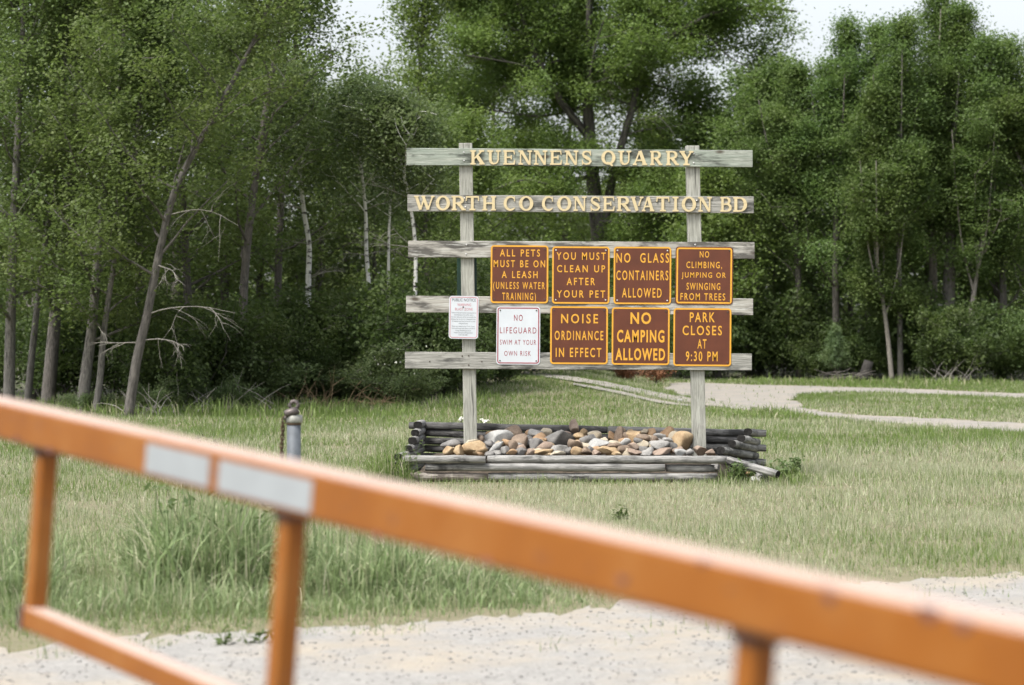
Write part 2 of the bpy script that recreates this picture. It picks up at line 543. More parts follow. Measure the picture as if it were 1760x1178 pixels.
def post(top_px, bot_px, ytop, ybot, wpx, mat):
    mb = MB()
    n = 14
    for i in range(1):
        vs, gs, fs = [], [], []
        for k in range(n+1):
            t = k/n
            cx = P(bot_px + (top_px-bot_px)*t, 0, SY).x
            z = 0.0 + (P(0, ytop, SY).z)*t if True else 0
            hw = wpx/2/F*SY
            for dx, dy in ((-hw,0),(hw,0),(hw,0.14),(-hw,0.14)):
                vs.append((cx+dx, SY+dy, z)); gs.append((z, dx, dy))
            if k:
                b = (k-1)*4
                for j in range(4): fs.append((b+j, b+(j+1)%4, b+4+(j+1)%4, b+4+j))
        fs.append((0,3,2,1)); fs.append((n*4, n*4+1, n*4+2, n*4+3))
        mb.add(vs, fs, gs)
    o = mb.build('post', mat, sign)
    bevel(o, 0.006)
    return o
post(800, 809.5, 246, 760, 22.8, M['post'])
post(1190.5, 1203.6, 250.5, 770, 23.2, M['post'])

BF = SY - 0.038        # front face of the boards
def board(x0, x1, yl0, yl1, yr0, yr1, mat, seed):
    r = random.Random(seed)
    mb = MB()
    n = 24
    vs, gs, fs = [], [], []
    for k in range(n+1):
        t = k/n
        x = P(x0+(x1-x0)*t, 0, BF).x
        zt = P(0, yl0+(yr0-yl0)*t, BF).z + r.uniform(-.0012,.0012)
        zb = P(0, yl1+(yr1-yl1)*t, BF).z + r.uniform(-.0012,.0012)
        for z, y in ((zb,BF),(zb,SY-0.0005),(zt,SY-0.0005),(zt,BF)):
            vs.append((x,y,z)); gs.append((x, z, y))
        if k:
            b = (k-1)*4
            for j in range(4): fs.append((b+j, b+4+j, b+4+(j+1)%4, b+(j+1)%4))
    fs.append((0,1,2,3)); fs.append((n*4+3, n*4+2, n*4+1, n*4))
    mb.add(vs, fs, gs)
    o = mb.build('board', mat, sign)
    bevel(o, 0.004)
    return o
B1 = board(698.7, 1293.7, 254.6, 284.0, 258.5, 287.5, M['board_green'], 1)
B2 = board(700.3, 1295.7, 335.0, 363.4, 338.0, 366.8, M['board_grey'], 2)
B3 = board(701.4, 1297.0, 414.0, 442.5, 416.5, 445.0, M['board_pale'], 3)
B4 = board(698.0, 1294.5, 508.5, 537.0, 513.5, 542.0, M['board_pale'], 4)
B5 = board(696.0, 1292.3, 605.0, 633.8, 608.0, 637.0, M['board_grey'], 5)

def bolts(parent, pts, r=0.009, mat='bolt', yf=None, name='bolt'):
    for px, py in pts:
        mb = MB()
        yf0 = BF if yf is None else yf
        c = P(px, py, yf0)
        mb.tube([(c.x, yf0+0.001, c.z), (c.x, yf0-0.004, c.z), (c.x, yf0-0.007, c.z)], [r, r, r*0.55], n=8, smooth=False)
        mb.build(name, M[mat], parent)
bolts(B1, [(797.5,262.3),(797.5,276.5),(1192.5,264.5),(1192.5,280.5)])
bolts(B2, [(798.5,341),(800,356),(1197.5,345),(1197,359.5)])
bolts(B3, [(802,421),(801,437),(1195,421)])
bolts(B5, [(794.5,612),(805.5,611.5),(805.5,627.5),(738.5,621.5),(828,621.5)], 0.008, 'steel_dark')

# ---- cut-out serif letters. Unit box 0..1 x 0..1; list of convex pieces
def stroke(pts, wds):
    """variable-width ribbon -> list of quads"""
    pts = [np.array(p, float) for p in pts]; out = []; L = []; R = []
    for i, p in enumerate(pts):
        d = pts[min(i+1,len(pts)-1)] - pts[max(i-1,0)]; d /= np.hypot(*d)
        nn = np.array([-d[1], d[0]]); L.append(p+nn*wds[i]/2); R.append(p-nn*wds[i]/2)
    for i in range(len(pts)-1): out.append([tuple(L[i]), tuple(L[i+1]), tuple(R[i+1]), tuple(R[i])])
    return out
def ring(cx, cy, rx, ry, ix, iy, a0=0, a1=360, n=20):
    out = []
    for k in range(n):
        t0, t1 = (math.radians(a0+(a1-a0)*j/n) for j in (k, k+1))
        out.append([(cx+rx*math.cos(t0), cy+ry*math.sin(t0)), (cx+rx*math.cos(t1), cy+ry*math.sin(t1)),
                    (cx+ix*math.cos(t1), cy+iy*math.sin(t1)), (cx+ix*math.cos(t0), cy+iy*math.sin(t0))])
    return out
def rect(x0, y0, x1, y1): return [[(x0,y0),(x1,y0),(x1,y1),(x0,y1)]]
def serif(xa, xb, y, up=True, h=0.085, br=0.05):
    """foot serif between xa and xb; y is 0 (foot) or 1 (head)"""
    if y == 0: return [[(xa,0),(xb,0),(xb,h),(xb-br,h+0.03),(xa+br,h+0.03),(xa,h)]]
    return [[(xa,1),(xa,1-h),(xa+br,1-h-0.03),(xb-br,1-h-0.03),(xb,1-h),(xb,1)]]
T = 0.205; H_ = 0.10
def stem(x, t=T, over=0.085): return rect(x,0.03,x+t,0.97)+serif(x-over,x+t+over,0)+serif(x-over,x+t+over,1)
LET = {}
LET['I'] = rect(.30,.03,.72,.97)+serif(0.02,0.98,0,br=.15)+serif(0.02,0.98,1,br=.15)
LET['K'] = stem(.09)+stroke([(.28,.42),(.80,.95)],[H_,H_])+stroke([(.46,.62),(.86,.04)],[.24,.24])+serif(.60,.96,1)+serif(.62,1.0,0)
LET['U'] = (rect(.12,.33,.12+T,.97)+serif(.0,.44,1)+rect(.76,.33,.76+H_,.97)+serif(.64,1.0,1)
            + stroke([(.12+T/2,.36),(.25,.22),(.34,.11),(.49,.055),(.66,.10),(.77,.2),(.76+H_/2,.36)],[T,.22,.18,H_+.01,H_,H_,H_]))
LET['E'] = stem(.10)+rect(.3,.90,.93,1)+[[(.80,1),(.93,1),(.96,.70),(.90,.70)]]+rect(.3,0,.93,.10)+[[(.80,0),(.95,0),(1.0,.33),(.93,.33)]]+rect(.3,.46,.66,.56)+[[(.62,.36),(.72,.36),(.72,.66),(.62,.66)]]
LET['N'] = (rect(.11,.03,.11+H_,.92)+serif(.0,.34,0)+serif(.0,.30,1)+rect(.79,.08,.79+H_,.97)+serif(.66,1.0,1)
            + [[(.06,1),(.32,1),(.905,.0),(.72,.0)]])
LET['H'] = stem(.09,.2,.08)+stem(.70,.2,.08)+rect(.28,.45,.72,.56)
LET['T'] = rect(.39,.03,.39+T,.97)+serif(.27,.73,0)+rect(.02,.88,.98,1)+[[(.02,1),(.13,1),(.07,.66),(.0,.66)]]+[[(.87,1),(.98,1),(1.0,.66),(.93,.66)]]
LET['A'] = stroke([(.12,.04),(.47,.97)],[H_,H_])+stroke([(.49,.99),(.83,.04)],[.235,.235])+rect(.25,.28,.70,.38)+serif(.0,.29,0)+serif(.64,1.0,0)
LET['V'] = stroke([(.16,.96),(.50,.03)],[.235,.235])+stroke([(.84,.96),(.62,.36)],[H_,H_])+serif(.0,.37,1)+serif(.70,1.0,1)
LET['W'] = (stroke([(.10,.96),(.31,.03)],[.145,.145])+stroke([(.31,.03),(.48,.80)],[.075,.075])+stroke([(.44,.96),(.68,.03)],[.145,.145])
            + stroke([(.68,.03),(.90,.96)],[.075,.075])+serif(.0,.22,1)+serif(.82,1.0,1)+serif(.36,.55,1))
LET['Y'] = stroke([(.16,.96),(.50,.42)],[.235,.235])+stroke([(.84,.96),(.52,.42)],[H_,H_])+rect(.39,.03,.39+T,.5)+serif(.27,.73,0)+serif(.0,.38,1)+serif(.68,1.0,1)
LET['O'] = ring(.5,.5,.5,.52,.27,.40)
LET['Q'] = ring(.5,.52,.5,.50,.27,.38)+stroke([(.40,.20),(.58,.13),(.80,-.06)],[.06,.15,.12])
arc = lambda cx,cy,rx,ry,a0,a1,n: [(cx+rx*math.cos(math.radians(a0+(a1-a0)*k/n)), cy+ry*math.sin(math.radians(a0+(a1-a0)*k/n))) for k in range(n+1)]
LET['C'] = stroke(arc(.53,.5,.42,.455,48,318,16), [.10,.11,.12,.13,.15,.18,.21,.23,.235,.23,.21,.18,.15,.13,.12,.10,.06])+[[(.78,.98),(.86,.98),(.88,.64),(.80,.64)]]
LET['D'] = stem(.10)+stroke([(.30,.94),(.48,.945)]+arc(.48,.5,.40,.445,90,-90,12)+[(.30,.055)], [.10,.10]+[.10,.11,.14,.18,.22,.23,.235,.23,.22,.18,.14,.11,.10]+[.10])
LET['B'] = (stem(.10)+stroke([(.30,.95),(.52,.95)]+arc(.52,.735,.27,.215,90,-90,8)+[(.30,.52)], [.09,.09]+[.09,.12,.17,.21,.22,.21,.17,.12,.09]+[.09])
            + stroke([(.30,.505),(.55,.505)]+arc(.55,.28,.33,.235,90,-90,8)+[(.30,.05)], [.08,.08]+[.09,.12,.18,.22,.23,.22,.18,.12,.09]+[.09]))
LET['R'] = (stem(.09)+stroke([(.28,.945),(.50,.945)]+arc(.50,.72,.27,.225,90,-90,8)+[(.28,.495)], [.10,.10]+[.10,.12,.17,.21,.22,.21,.17,.12,.10]+[.10])
            + stroke([(.44,.50),(.62,.32),(.82,.05)],[.2,.22,.2])+serif(.70,1.0,0))
LET['S'] = (stroke([(.80,.80),(.70,.90),(.50,.95),(.28,.90),(.19,.76),(.27,.62),(.50,.51),(.73,.39),(.82,.24),(.72,.11),(.50,.05),(.28,.10),(.15,.22)],
                   [.10,.10,.10,.14,.18,.21,.225,.21,.19,.15,.10,.10,.10])+[[(.76,1.0),(.84,1.0),(.86,.66),(.78,.66)]]+[[(.12,0),(.20,0),(.18,.36),(.10,.36)]])

def letter(ch, x0, x1, y0, y1, parent):
    """pixel box -> raised cut-out letter standing on the board"""
    mb = MB()
    yb = BF - 0.0005
    a = P(x0, y1, BF); b = P(x1, y0, BF)
    for i, poly in enumerate(LET[ch]):
        dep = 0.012 + 0.00035*(i % 5) + 0.00008*(i // 5)
        mb.prism([(a.x+u*(b.x-a.x), a.z+v*(b.z-a.z)) for u, v in poly], yb-dep, yb)
    return mb.build('letter', M['cream'], parent)
row1 = 'K808.3,833 U837.6,860.6 E864.7,885.7 N891,914.6 N917.7,940.7 E945,966 N970.6,994 S998,1018.7 Q1033.4,1057.8 U1062.5,1085 A1087.5,1112.4 R1117,1138.5 R1144.6,1167 Y1167.8,1191.8'
row2 = ('W712,747 O749,773.5 R776,800.5 T800.5,823.5 H828.7,853 C865.7,888 O892,916.7 C931.5,953 O957.4,982 N985.5,1008 S1013,1033.4 E1036,1056.4 R1060,1084 '
        'V1084,1106 A1103,1124.6 T1128,1150.5 I1155.6,1166.4 O1171.5,1196.3 N1200,1223.4 B1237.7,1257.6 D1259.7,1284')
for row, par, yl, yr in ((row1, B1, (258.2,282.8), (260.4,285.0)), (row2, B2, (336.9,361.4), (339.4,364.6))):
    for tok in row.split():
        ch = tok[0]; xa, xb = (float(s) for s in tok[1:].split(','))
        t = (xa-700)/(1295-700)
        letter(ch, xa, xb, yl[0]+(yr[0]-yl[0])*t, yl[1]+(yr[1]-yl[1])*t, par)

# ---- flat metal signs screwed to the boards
def rrect(x0, z0, x1, z1, r, n=5):
    pts = []
    for cx, cz, a in ((x1-r,z1-r,0),(x0+r,z1-r,90),(x0+r,z0+r,180),(x1-r,z0+r,270)):
        for k in range(n+1):
            t = math.radians(a+90*k/n); pts.append((cx+r*math.cos(t), cz+r*math.sin(t)))
    return pts
def frame_ring(mb, x0, z0, x1, z1, r, wd, y0, y1, mi=0):
    o = rrect(x0,z0,x1,z1,r); i_ = rrect(x0+wd,z0+wd,x1-wd,z1-wd,max(r-wd,0.002))
    n = len(o)
    vs = [(x,y0,z) for x,z in o]+[(x,y0,z) for x,z in i_]+[(x,y1,z) for x,z in o]+[(x,y1,z) for x,z in i_]
    fs = []
    for k in range(n):
        j = (k+1)%n
        fs += [(k,j,n+j,n+k)[::1], (2*n+k,3*n+k,3*n+j,2*n+j), (k,2*n+k,2*n+j,j), (n+k,n+j,3*n+j,3*n+k)]
    mb.add(vs, fs, None, mi)
def text_lines(lines, yf, mb_name, mat, parent, weight=0.0, spacing=1.12, th=0.0008):
    """lines: (text, x0px, x1px, y0px, y1px); each fitted to its own box, one mesh"""
    for (txt, x0, x1, y0, y1) in lines:
        cu = bpy.data.curves.new('text', 'FONT')
        cu.body = txt; cu.size = 1.0; cu.space_character = spacing; cu.offset = weight; cu.resolution_u = 3
        ob = bpy.data.objects.new('text', cu); COL.objects.link(ob)
        bpy.context.view_layer.update()
        dg = bpy.context.evaluated_depsgraph_get()
        me = bpy.data.meshes.new_from_object(ob.evaluated_get(dg))
        co = np.array([v.co[:] for v in me.vertices])
        fs = [list(p.vertices) for p in me.polygons]
        bpy.data.objects.remove(ob); bpy.data.curves.remove(cu); bpy.data.meshes.remove(me)
        cap_lo, cap_hi = co[:,1].min(), co[:,1].max()
        if any(ch in txt for ch in ',()'): cap_lo, cap_hi = 0.0-0.01, 0.73 if max(co[:,1])>0.7 else co[:,1].max()
        if any(ch in 'gjpqy' for ch in txt): cap_lo = 0.0
        a = P(x0, y1, yf); b = P(x1, y0, yf)
        u = (co[:,0]-co[:,0].min())/(np.ptp(co[:,0])); v = (co[:,1]-cap_lo)/(cap_hi-cap_lo)
        pts = [(a.x+uu*(b.x-a.x), yf-th, a.z+vv*(b.z-a.z)) for uu, vv in zip(u, v)]
        # words: cut at the widest gaps between glyph faces
        spans = sorted((min(co[i,0] for i in f), max(co[i,0] for i in f)) for f in fs)
        gaps, right = [], spans[0][1]
        for l, r_ in spans[1:]:
            if l > right: gaps.append((l-right, (l+right)/2))
            right = max(right, r_)
        nw = len(txt.split())-1 if (y1-y0) > 3 else 0
        cuts = sorted(g[1] for g in sorted(gaps, reverse=True)[:nw])
        for wd in range(len(cuts)+1):
            lo = cuts[wd-1] if wd else -1e9; hi = cuts[wd] if wd < len(cuts) else 1e9
            mb = MB()
            sel = [f for f in fs if lo < co[f[0],0] < hi]
            ids = sorted({i for f in sel for i in f}); mp = {i: k for k, i in enumerate(ids)}
            mb.add([pts[i] for i in ids], [[mp[i] for i in f] for f in sel])
            mb.build(mb_name, mat, parent)

def plate(name, label, box, face, edge, legend, lines, rim, rot=0.0, weight=0.012, spacing=1.12, screws=True, scr='bolt', inset=0.0, yfront=None, group=None, sc_pts=None):
    x0, x1, y0, y1 = box
    yb = (BF - 0.002) if yfront is None else yfront
    a = P(x0, y1, yb); b = P(x1, y0, yb)
    root = empty(name, ((a.x+b.x)/2, yb, a.z), label, 'sign', group)
    mb = MB(); mb.prism(rrect(a.x, a.z, b.x, b.z, 0.035), yb-0.003, yb)
    pn = mb.build('panel', face, root)
    mb = MB(); frame_ring(mb, a.x+inset, a.z+inset, b.x-inset, b.z-inset, 0.035-inset*0.6, rim, yb-0.0042, yb-0.0031)
    mb.build('border', edge, root)
    if lines:
        for (mat, lns, wt) in (lines if isinstance(lines[0][0], bpy.types.Material) else [(legend, lines, weight)]):
            for ln in lns: text_lines([ln], yb-0.0034, 'lettering', mat, root, wt, spacing)
    if screws:
        d = 6.5
        for (px, py) in (sc_pts or [(x0+d,y0+d),(x1-d,y0+d),(x0+d,y1-d),(x1-d,y1-d)]):
            c = P(px, py, yb)
            m2 = MB(); m2.tube([(c.x, yb-0.0035, c.z), (c.x, yb-0.007, c.z), (c.x, yb-0.009, c.z)], [0.008,0.008,0.004], n=8, smooth=False)
            m2.build('screw', M[scr], root)
    if rot:
        root.rotation_euler = (0, math.radians(rot), 0)
    return root
br, ye = M['brown'], M['yellow']
GRP = 'brown park rule signs screwed to the frame'
RIM = 0.017
plate('park_sign', 'brown square sign reading ALL PETS MUST BE ON A LEASH (UNLESS WATER TRAINING)', (843,942,422,521.5), br, ye, ye,
      [('ALL PETS',858.6,927.5,428.9,441.3),('MUST BE ON',848,936.5,447.5,459.8),('A LEASH',862,923.7,466.2,478.4),('(UNLESS WATER',847.5,936.3,484.6,497),('TRAINING)',863,921,502.8,516)], RIM, 0.4, 0.012, 1.42, scr='steel_dark', group=GRP)
plate('park_sign', 'brown square sign reading YOU MUST CLEAN UP AFTER YOUR PET', (948.7,1047.4,424,522.4), br, ye, ye,
      [('YOU MUST',956,1040.8,434,447),('CLEAN UP',957,1039.8,456,468.4),('AFTER',973.8,1022.6,477.8,490.4),('YOUR PET',957,1040,499.2,512)], RIM, 0.3, 0.012, 1.42, group=GRP)
plate('park_sign', 'brown square sign reading NO GLASS CONTAINERS ALLOWED', (1054.4,1153.3,424.5,523.2), br, ye, ye,
      [('NO  GLASS',1059,1149.5,435.2,452),('CONTAINERS',1059,1148.4,465.2,482),('ALLOWED',1069,1137,495.3,512)], RIM, 0.3, 0.012, 1.36, group=GRP)
plate('park_sign', 'brown square sign reading NO CLIMBING, JUMPING OR SWINGING FROM TREES', (1160.3,1259.2,424.4,523.8), br, ye, ye,
      [('NO',1201.8,1218,432,443),('CLIMBING,',1179,1240.4,449.6,461.2),('JUMPING OR',1171,1247,468.4,480.6),('SWINGING',1179.7,1237.6,486.5,498.7),('FROM TREES',1169.4,1246.4,504.2,516.4)], RIM, 0.6, 0.010, 1.32, scr='steel_dark', inset=0.011, group=GRP)
plate('park_sign', 'brown square sign reading NOISE ORDINANCE IN EFFECT beside the white sign', (945.4,1044.4,527,626.2), br, ye, ye,
      [('NOISE',964,1027.5,539.8,556.2),('ORDINANCE',953,1036.7,568.8,585),('IN EFFECT',955,1033.4,598,614.2)], RIM, 0.3, 0.014, 1.36, scr='steel_dark', group=GRP)
plate('park_sign', 'brown square sign reading NO CAMPING ALLOWED in heavy yellow letters', (1051,1150.4,528.8,627.5), br, ye, ye,
      [('NO',1083,1118.6,537,557.4),('CAMPING',1060,1141.6,567.2,589),('ALLOWED',1057.7,1143,598.7,620)], RIM, 0.4, 0.028, 1.22, scr='steel_dark', group=GRP)
plate('park_sign', 'brown square sign reading PARK CLOSES AT 9:30 PM', (1157,1256.4,530,629.6), br, ye, ye,
      [('PARK',1185,1228,537.2,554),('CLOSES',1172.7,1240.4,560,576.6),('AT',1198.5,1214,583.2,599.4),('9:30 PM',1178.6,1233.2,604.2,621.4)], RIM, 0.4, 0.012, 1.30, scr='steel_dark', group=GRP)
plate('lifeguard_sign', 'white metal sign with dark red border reading NO LIFEGUARD SWIM AT YOUR OWN RISK', (852.8,928,527.2,626.8), M['white'], M['red'], M['red'],
      [('NO',883,897.8,541.3,552),('LIFEGUARD',859,921.5,562.9,573.4),('SWIM AT YOUR',859,921.2,584.3,592.9),('OWN RISK',866.6,912.2,603.5,612)], 0.011, 0.4, 0.0, 1.3, scr='steel_dark', inset=0.011)
small = []
y = 536.8
for t, a, b in (('Visitors to this park may be interrupted due to',775.4,817.4),('noise blasting in the nearby quarry.',780,813),
                ('For your safety you will be instructed by the',775.4,817),('blasting crew to move to a designated area.',775.2,817),
                ('All vehicles must also be moved to a safe',776.2,816.2),('designated area.',788,804),None and 0 or ('',0,0),
                ('Please do as asked by the Worth County',776.4,815.6),('Parks and Conservation Board and Worth',776.2,815.8),('County Sheriffs Department.',782.4,809.4),
                ('Worth County Sheriff Department',780,812),('1-641-324-2481',788,803.6)):
    if t: small.append((t, a, b, y, y+2.0))
    y += 3.68 if t else 1.2
plate('notice_sign', 'small white public notice sign warning of a blast zone, rounded corners, on the left post', (771,821.7,509,582.7), M['white'], M['palered'], None,
      [(M['black'], [('PUBLIC NOTICE',776.4,816.8,513.3,518.4)], 0.0), (M['palered'], [('WARNING',785.2,808.8,521.8,526.4),('BLAST ZONE',781.4,811.6,529.4,533.9)], 0.0), (M['black'], small, 0.0)],
      0.006, 0.9, 0.0, 1.05, scr='steel_dark', inset=0.011, sc_pts=[(795.3,528)])
# dark green panel fixed to the back of the left post
gp = MB()
a = P(785.5, 512, SY+0.146); b = P(819.5, 444, SY+0.146)
gp.box((a.x, SY+0.142, a.z), (b.x, SY+0.150, b.z))
o = gp.build('back_panel', M['green_panel'], None, loc=((a.x+b.x)/2, SY+0.146, a.z))
bevel(o, 0.003)
tag(o, 'narrow dark green metal sign seen from behind at the back of the left post', 'sign')

# ------------------------------------------------------------------ timber planter
TH, TW = 0.082, 0.10
planter = empty('timber_planter', (0.7, 24.6, 0), 'low stepped planter of weathered round landscape timbers around the sign base', 'planter')
_tr = random.Random(11)
def timber(p0, p1, parent=planter, name='timber', rw=TW/2, ry=TH/2, loc=None, mat='timber'):
    p0, p1 = Vector(p0), Vector(p1)
    n = max(4, int((p1-p0).length/0.12))
    pts, rad = [], []
    d = (p1-p0).normalized(); side = d.cross(Vector((0,0,1)))
    for k in range(n+1):
        t = k/n
        pts.append(p0.lerp(p1, t) + side*_tr.uniform(-.004,.004) + Vector((0,0,_tr.uniform(-.003,.003))))
        rad.append(rw*_tr.uniform(.965,1.03)*(0.93 if k in (0,n) else 1))
    mb = MB()
    mb.tube(pts, rad, n=16, cap=False, sy=ry/rw, p=2.7)
    b0 = len(mb.v)-len(pts)*16
    mb.f.append([b0+j for j in reversed(range(16))]); mb.mi.append(1); mb.sm.append(False)
    b1 = len(mb.v)-16
    mb.f.append([b1+j for j in range(16)]); mb.mi.append(1); mb.sm.append(False)
    return mb.build(name, [M[mat], M['timber_end']], parent, loc)
def zc(py, Y): return P(0, py, Y).z
# front wall: three layers, jointed
def front(xa, xb, py, Y=23.85, Y2=None, mat='timber'):
    a = P(xa, 0, Y); Y2 = Y2 or Y-0.10
    b = P(xb, 0, Y2)
    timber((a.x, Y, zc(py, Y)), (b.x, Y2, zc(py+1.0, Y2)), mat=mat)
front(693, 835, 789.4); front(838, 1251, 789.4, 23.85, 23.72)
front(731, 1143, 803.2, 23.84, 23.74); front(1145, 1228, 804.8, 23.80, 23.76)
front(701, 838, 819, 23.86, 23.84, 'timber_brown'); front(839, 1232, 819.6, 23.84, 23.72)
# left side wall: near ends step back layer by layer
for px, py, Y, in ((684.5,786,23.82),(680,801,23.80),(680,816,23.80)):
    a = P(px, 0, Y); b = P(724, 0, 25.35)
    timber((a.x, Y, zc(py, Y)), (b.x, 25.35, zc(py, Y)))
for px, py, Y in ((718,731,24.95),(713.5,744.6,24.72),(709,758,24.50),(701.5,772,24.28)):
    a = P(px, 0, Y); b = P(725, 0, 25.38)
    timber((a.x, Y, zc(py, Y)), (b.x, 25.52, zc(py, Y)))
# back wall, sagging to the right
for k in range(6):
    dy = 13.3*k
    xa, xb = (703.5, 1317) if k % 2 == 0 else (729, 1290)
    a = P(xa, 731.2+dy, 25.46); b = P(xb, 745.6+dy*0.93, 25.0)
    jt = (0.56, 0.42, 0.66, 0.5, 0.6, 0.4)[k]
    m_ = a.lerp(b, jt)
    timber(a, m_-(b-a).normalized()*0.004, mat='timber_shaded'); timber(m_+(b-a).normalized()*0.004, b, mat='timber_shaded' if k % 2 else 'timber')
# right side wall, splayed and slumped
for px, py, Y, qx, qy in ((1285,742.6,24.70,1297,745),(1273.5,754,24.42,1300,760),(1257.5,763,24.12,1298,771),(1238.5,774,23.86,1298,784)):
    timber(P(px, py, Y), P(qx, qy, 25.06))
timber(P(1262, 800, 24.0), P(1296, 796, 25.0))
# loose timbers at the broken corner
c0, c1 = P(1252, 791, 23.70), P(1337, 815.5, 23.35)
fl = timber(c0, c1, None, 'fallen_timber', loc=(c0.x, c0.y, 0.0))
tag(fl, 'fallen grey timber sloping to the grass at the broken right corner of the planter', 'timber')
c0, c1 = P(1314, 824, 23.40), P(1302, 822, 24.3)
c0.z = max(c0.z, 0.042); c1.z = 0.042
fl = timber(c0, c1, None, 'loose_timber', loc=(c0.x, c0.y, 0.0))
tag(fl, 'loose dark-ended timber lying on the ground under the fallen one', 'timber')
# fill inside the planter, under the stones
mb = MB()
gx, gy = 20, 10
vs, fs = [], []
for j in range(gy+1):
    for i in range(gx+1):
        u, v = i/gx, j/gy
        Y = 23.88 + v*1.5
        x = -1.10 + 0.10*v + u*(3.35+0.15*v)
        z = 0.05 + 0.20*math.sin(min(1, v*1.5)*math.pi/2)*(1-0.25*abs(2*u-1)**4) + _tr.uniform(-.012,.012)
        if i in (0, gx) or j in (0, gy): z = 0.0
        vs.append((x, Y, z))
for j in range(gy):
    for i in range(gx):
        a = j*(gx+1)+i; fs.append((a, a+1, a+gx+2, a+gx+1))
mb.add(vs, fs)
o = mb.build('soil', plain('planter_soil', (0.07,0.055,0.04), 0.95, 0.5, 14, bump=0.6))
o['kind'] = 'structure'

# ------------------------------------------------------------------ stones
def rock_mat(name, a, b, c):
    q = NT(name)
    tc = q.n('ShaderNodeTexCoord'); oi = q.n('ShaderNodeObjectInfo')
    ad = q.n('ShaderNodeVectorMath', operation='ADD')
    q.l(tc.outputs['Object'], ad.inputs[0]); q.l(oi.outputs['Location'], ad.inputs[1])
    v = ad.outputs[0]
    n1 = q.noise(v, 9, 5, 0.65); n2 = q.noise(v, 70, 4, 0.7)
    col = q.ramp(n1, [(0.32, a), (0.52, b), (0.72, c)])
    col = q.mix(0.35, col, q.ramp(n2, [(0.3, tuple(x*0.55 for x in a)), (0.7, c)]))
    q.l(col, q.b.inputs['Base Color']); q.b.inputs['Roughness'].default_value = 0.8
    q.bump(n2, 0.4, 0.006)
    return q.m
RC = {
 'tan': rock_mat('tan_stone', (0.22,0.135,0.065), (0.35,0.245,0.13), (0.46,0.36,0.235)),
 'orange': rock_mat('orange_stone', (0.21,0.12,0.06), (0.33,0.21,0.115), (0.44,0.31,0.19)),
 'cream': rock_mat('cream_stone', (0.27,0.215,0.14), (0.40,0.34,0.245), (0.48,0.44,0.36)),
 'grey': rock_mat('grey_stone', (0.15,0.146,0.138), (0.26,0.25,0.235), (0.37,0.36,0.335)),
 'dark': rock_mat('dark_grey_stone', (0.075,0.073,0.07), (0.155,0.148,0.14), (0.25,0.24,0.225)),
 'brown': rock_mat('brown_stone', (0.10,0.07,0.05), (0.19,0.14,0.10), (0.29,0.22,0.16)),
 'pink': rock_mat('pinkish_stone', (0.15,0.105,0.08), (0.26,0.19,0.145), (0.36,0.285,0.225)),
 'white': rock_mat('pale_stone', (0.23,0.23,0.222), (0.34,0.34,0.325), (0.44,0.435,0.41)),
}
CN = {'tan':'tan','orange':'rusty orange','cream':'cream','grey':'grey','dark':'dark grey','brown':'brown','pink':'pinkish','white':'whitish'}
def ico(sub):
    bm = bmesh.new(); bmesh.ops.create_icosphere(bm, subdivisions=sub, radius=1)
    v = np.array([q.co[:] for q in bm.verts]); f = np.array([[q.index for q in p.verts] for p in bm.faces]); bm.free()
    return v, f
ICO3, ICO2 = ico(3), ico(2)
def rock_mesh(name, dims, seed, tilt=0.0, base=ICO3, cuts=11):
    r = np.random.default_rng(seed)
    v, f = base; v = v.copy()
    for _ in range(cuts):
        nrm = r.normal(size=3); nrm /= np.linalg.norm(nrm)
        d = v @ nrm; h = r.uniform(0.42, 0.78)
        over = np.maximum(d-h, 0)
        v -= np.outer(over*0.96, nrm)
    fr = r.normal(size=(5,3))*2.2; ph = r.uniform(0,6,5)
    v *= (1+0.035*np.sin(v@fr.T+ph).sum(1)/2)[:,None]
    v /= np.abs(v).max(0)
    v *= np.array(dims)/2
    c, s = math.cos(tilt), math.sin(tilt)
    x, z = v[:,0]*c+v[:,2]*s, -v[:,0]*s+v[:,2]*c
    v[:,0], v[:,2] = x, z
    return np_mesh(name, v, f, 3, smooth=True)
Z5 = [(1012,335,190,75,'orange'),(1180,325,165,100,'brown'),(1030,375,215,112,'white'),(1245,395,152,140,'brown'),(880,385,80,62,'brown'),
 (855,455,228,102,'tan'),(810,402,115,46,'cream'),(1020,460,128,78,'white'),(640,430,165,74,'dark'),(620,476,95,64,'tan'),(695,476,85,74,'tan'),
 (1360,340,115,84,'grey'),(1450,325,105,95,'cream'),(1405,385,84,64,'orange'),(1365,430,104,90,'dark'),(1575,370,215,124,'dark'),(1703,285,80,118,'pink'),
 (1435,450,128,76,'pink'),(1560,465,132,84,'grey'),(1425,487,142,56,'tan'),(1555,497,112,42,'cream'),(1155,440,88,80,'brown'),(1230,482,112,60,'dark'),
 (1160,492,84,46,'orange'),(1090,477,74,64,'grey'),(1320,490,84,50,'pink'),(1140,360,64,54,'cream'),(1705,430,112,74,'brown'),(1722,485,92,62,'tan'),
 (1735,365,84,64,'tan'),(1650,470,66,66,'dark'),(1310,330,70,50,'orange'),(1620,330,90,50,'pink'),(960,420,90,50,'dark')]
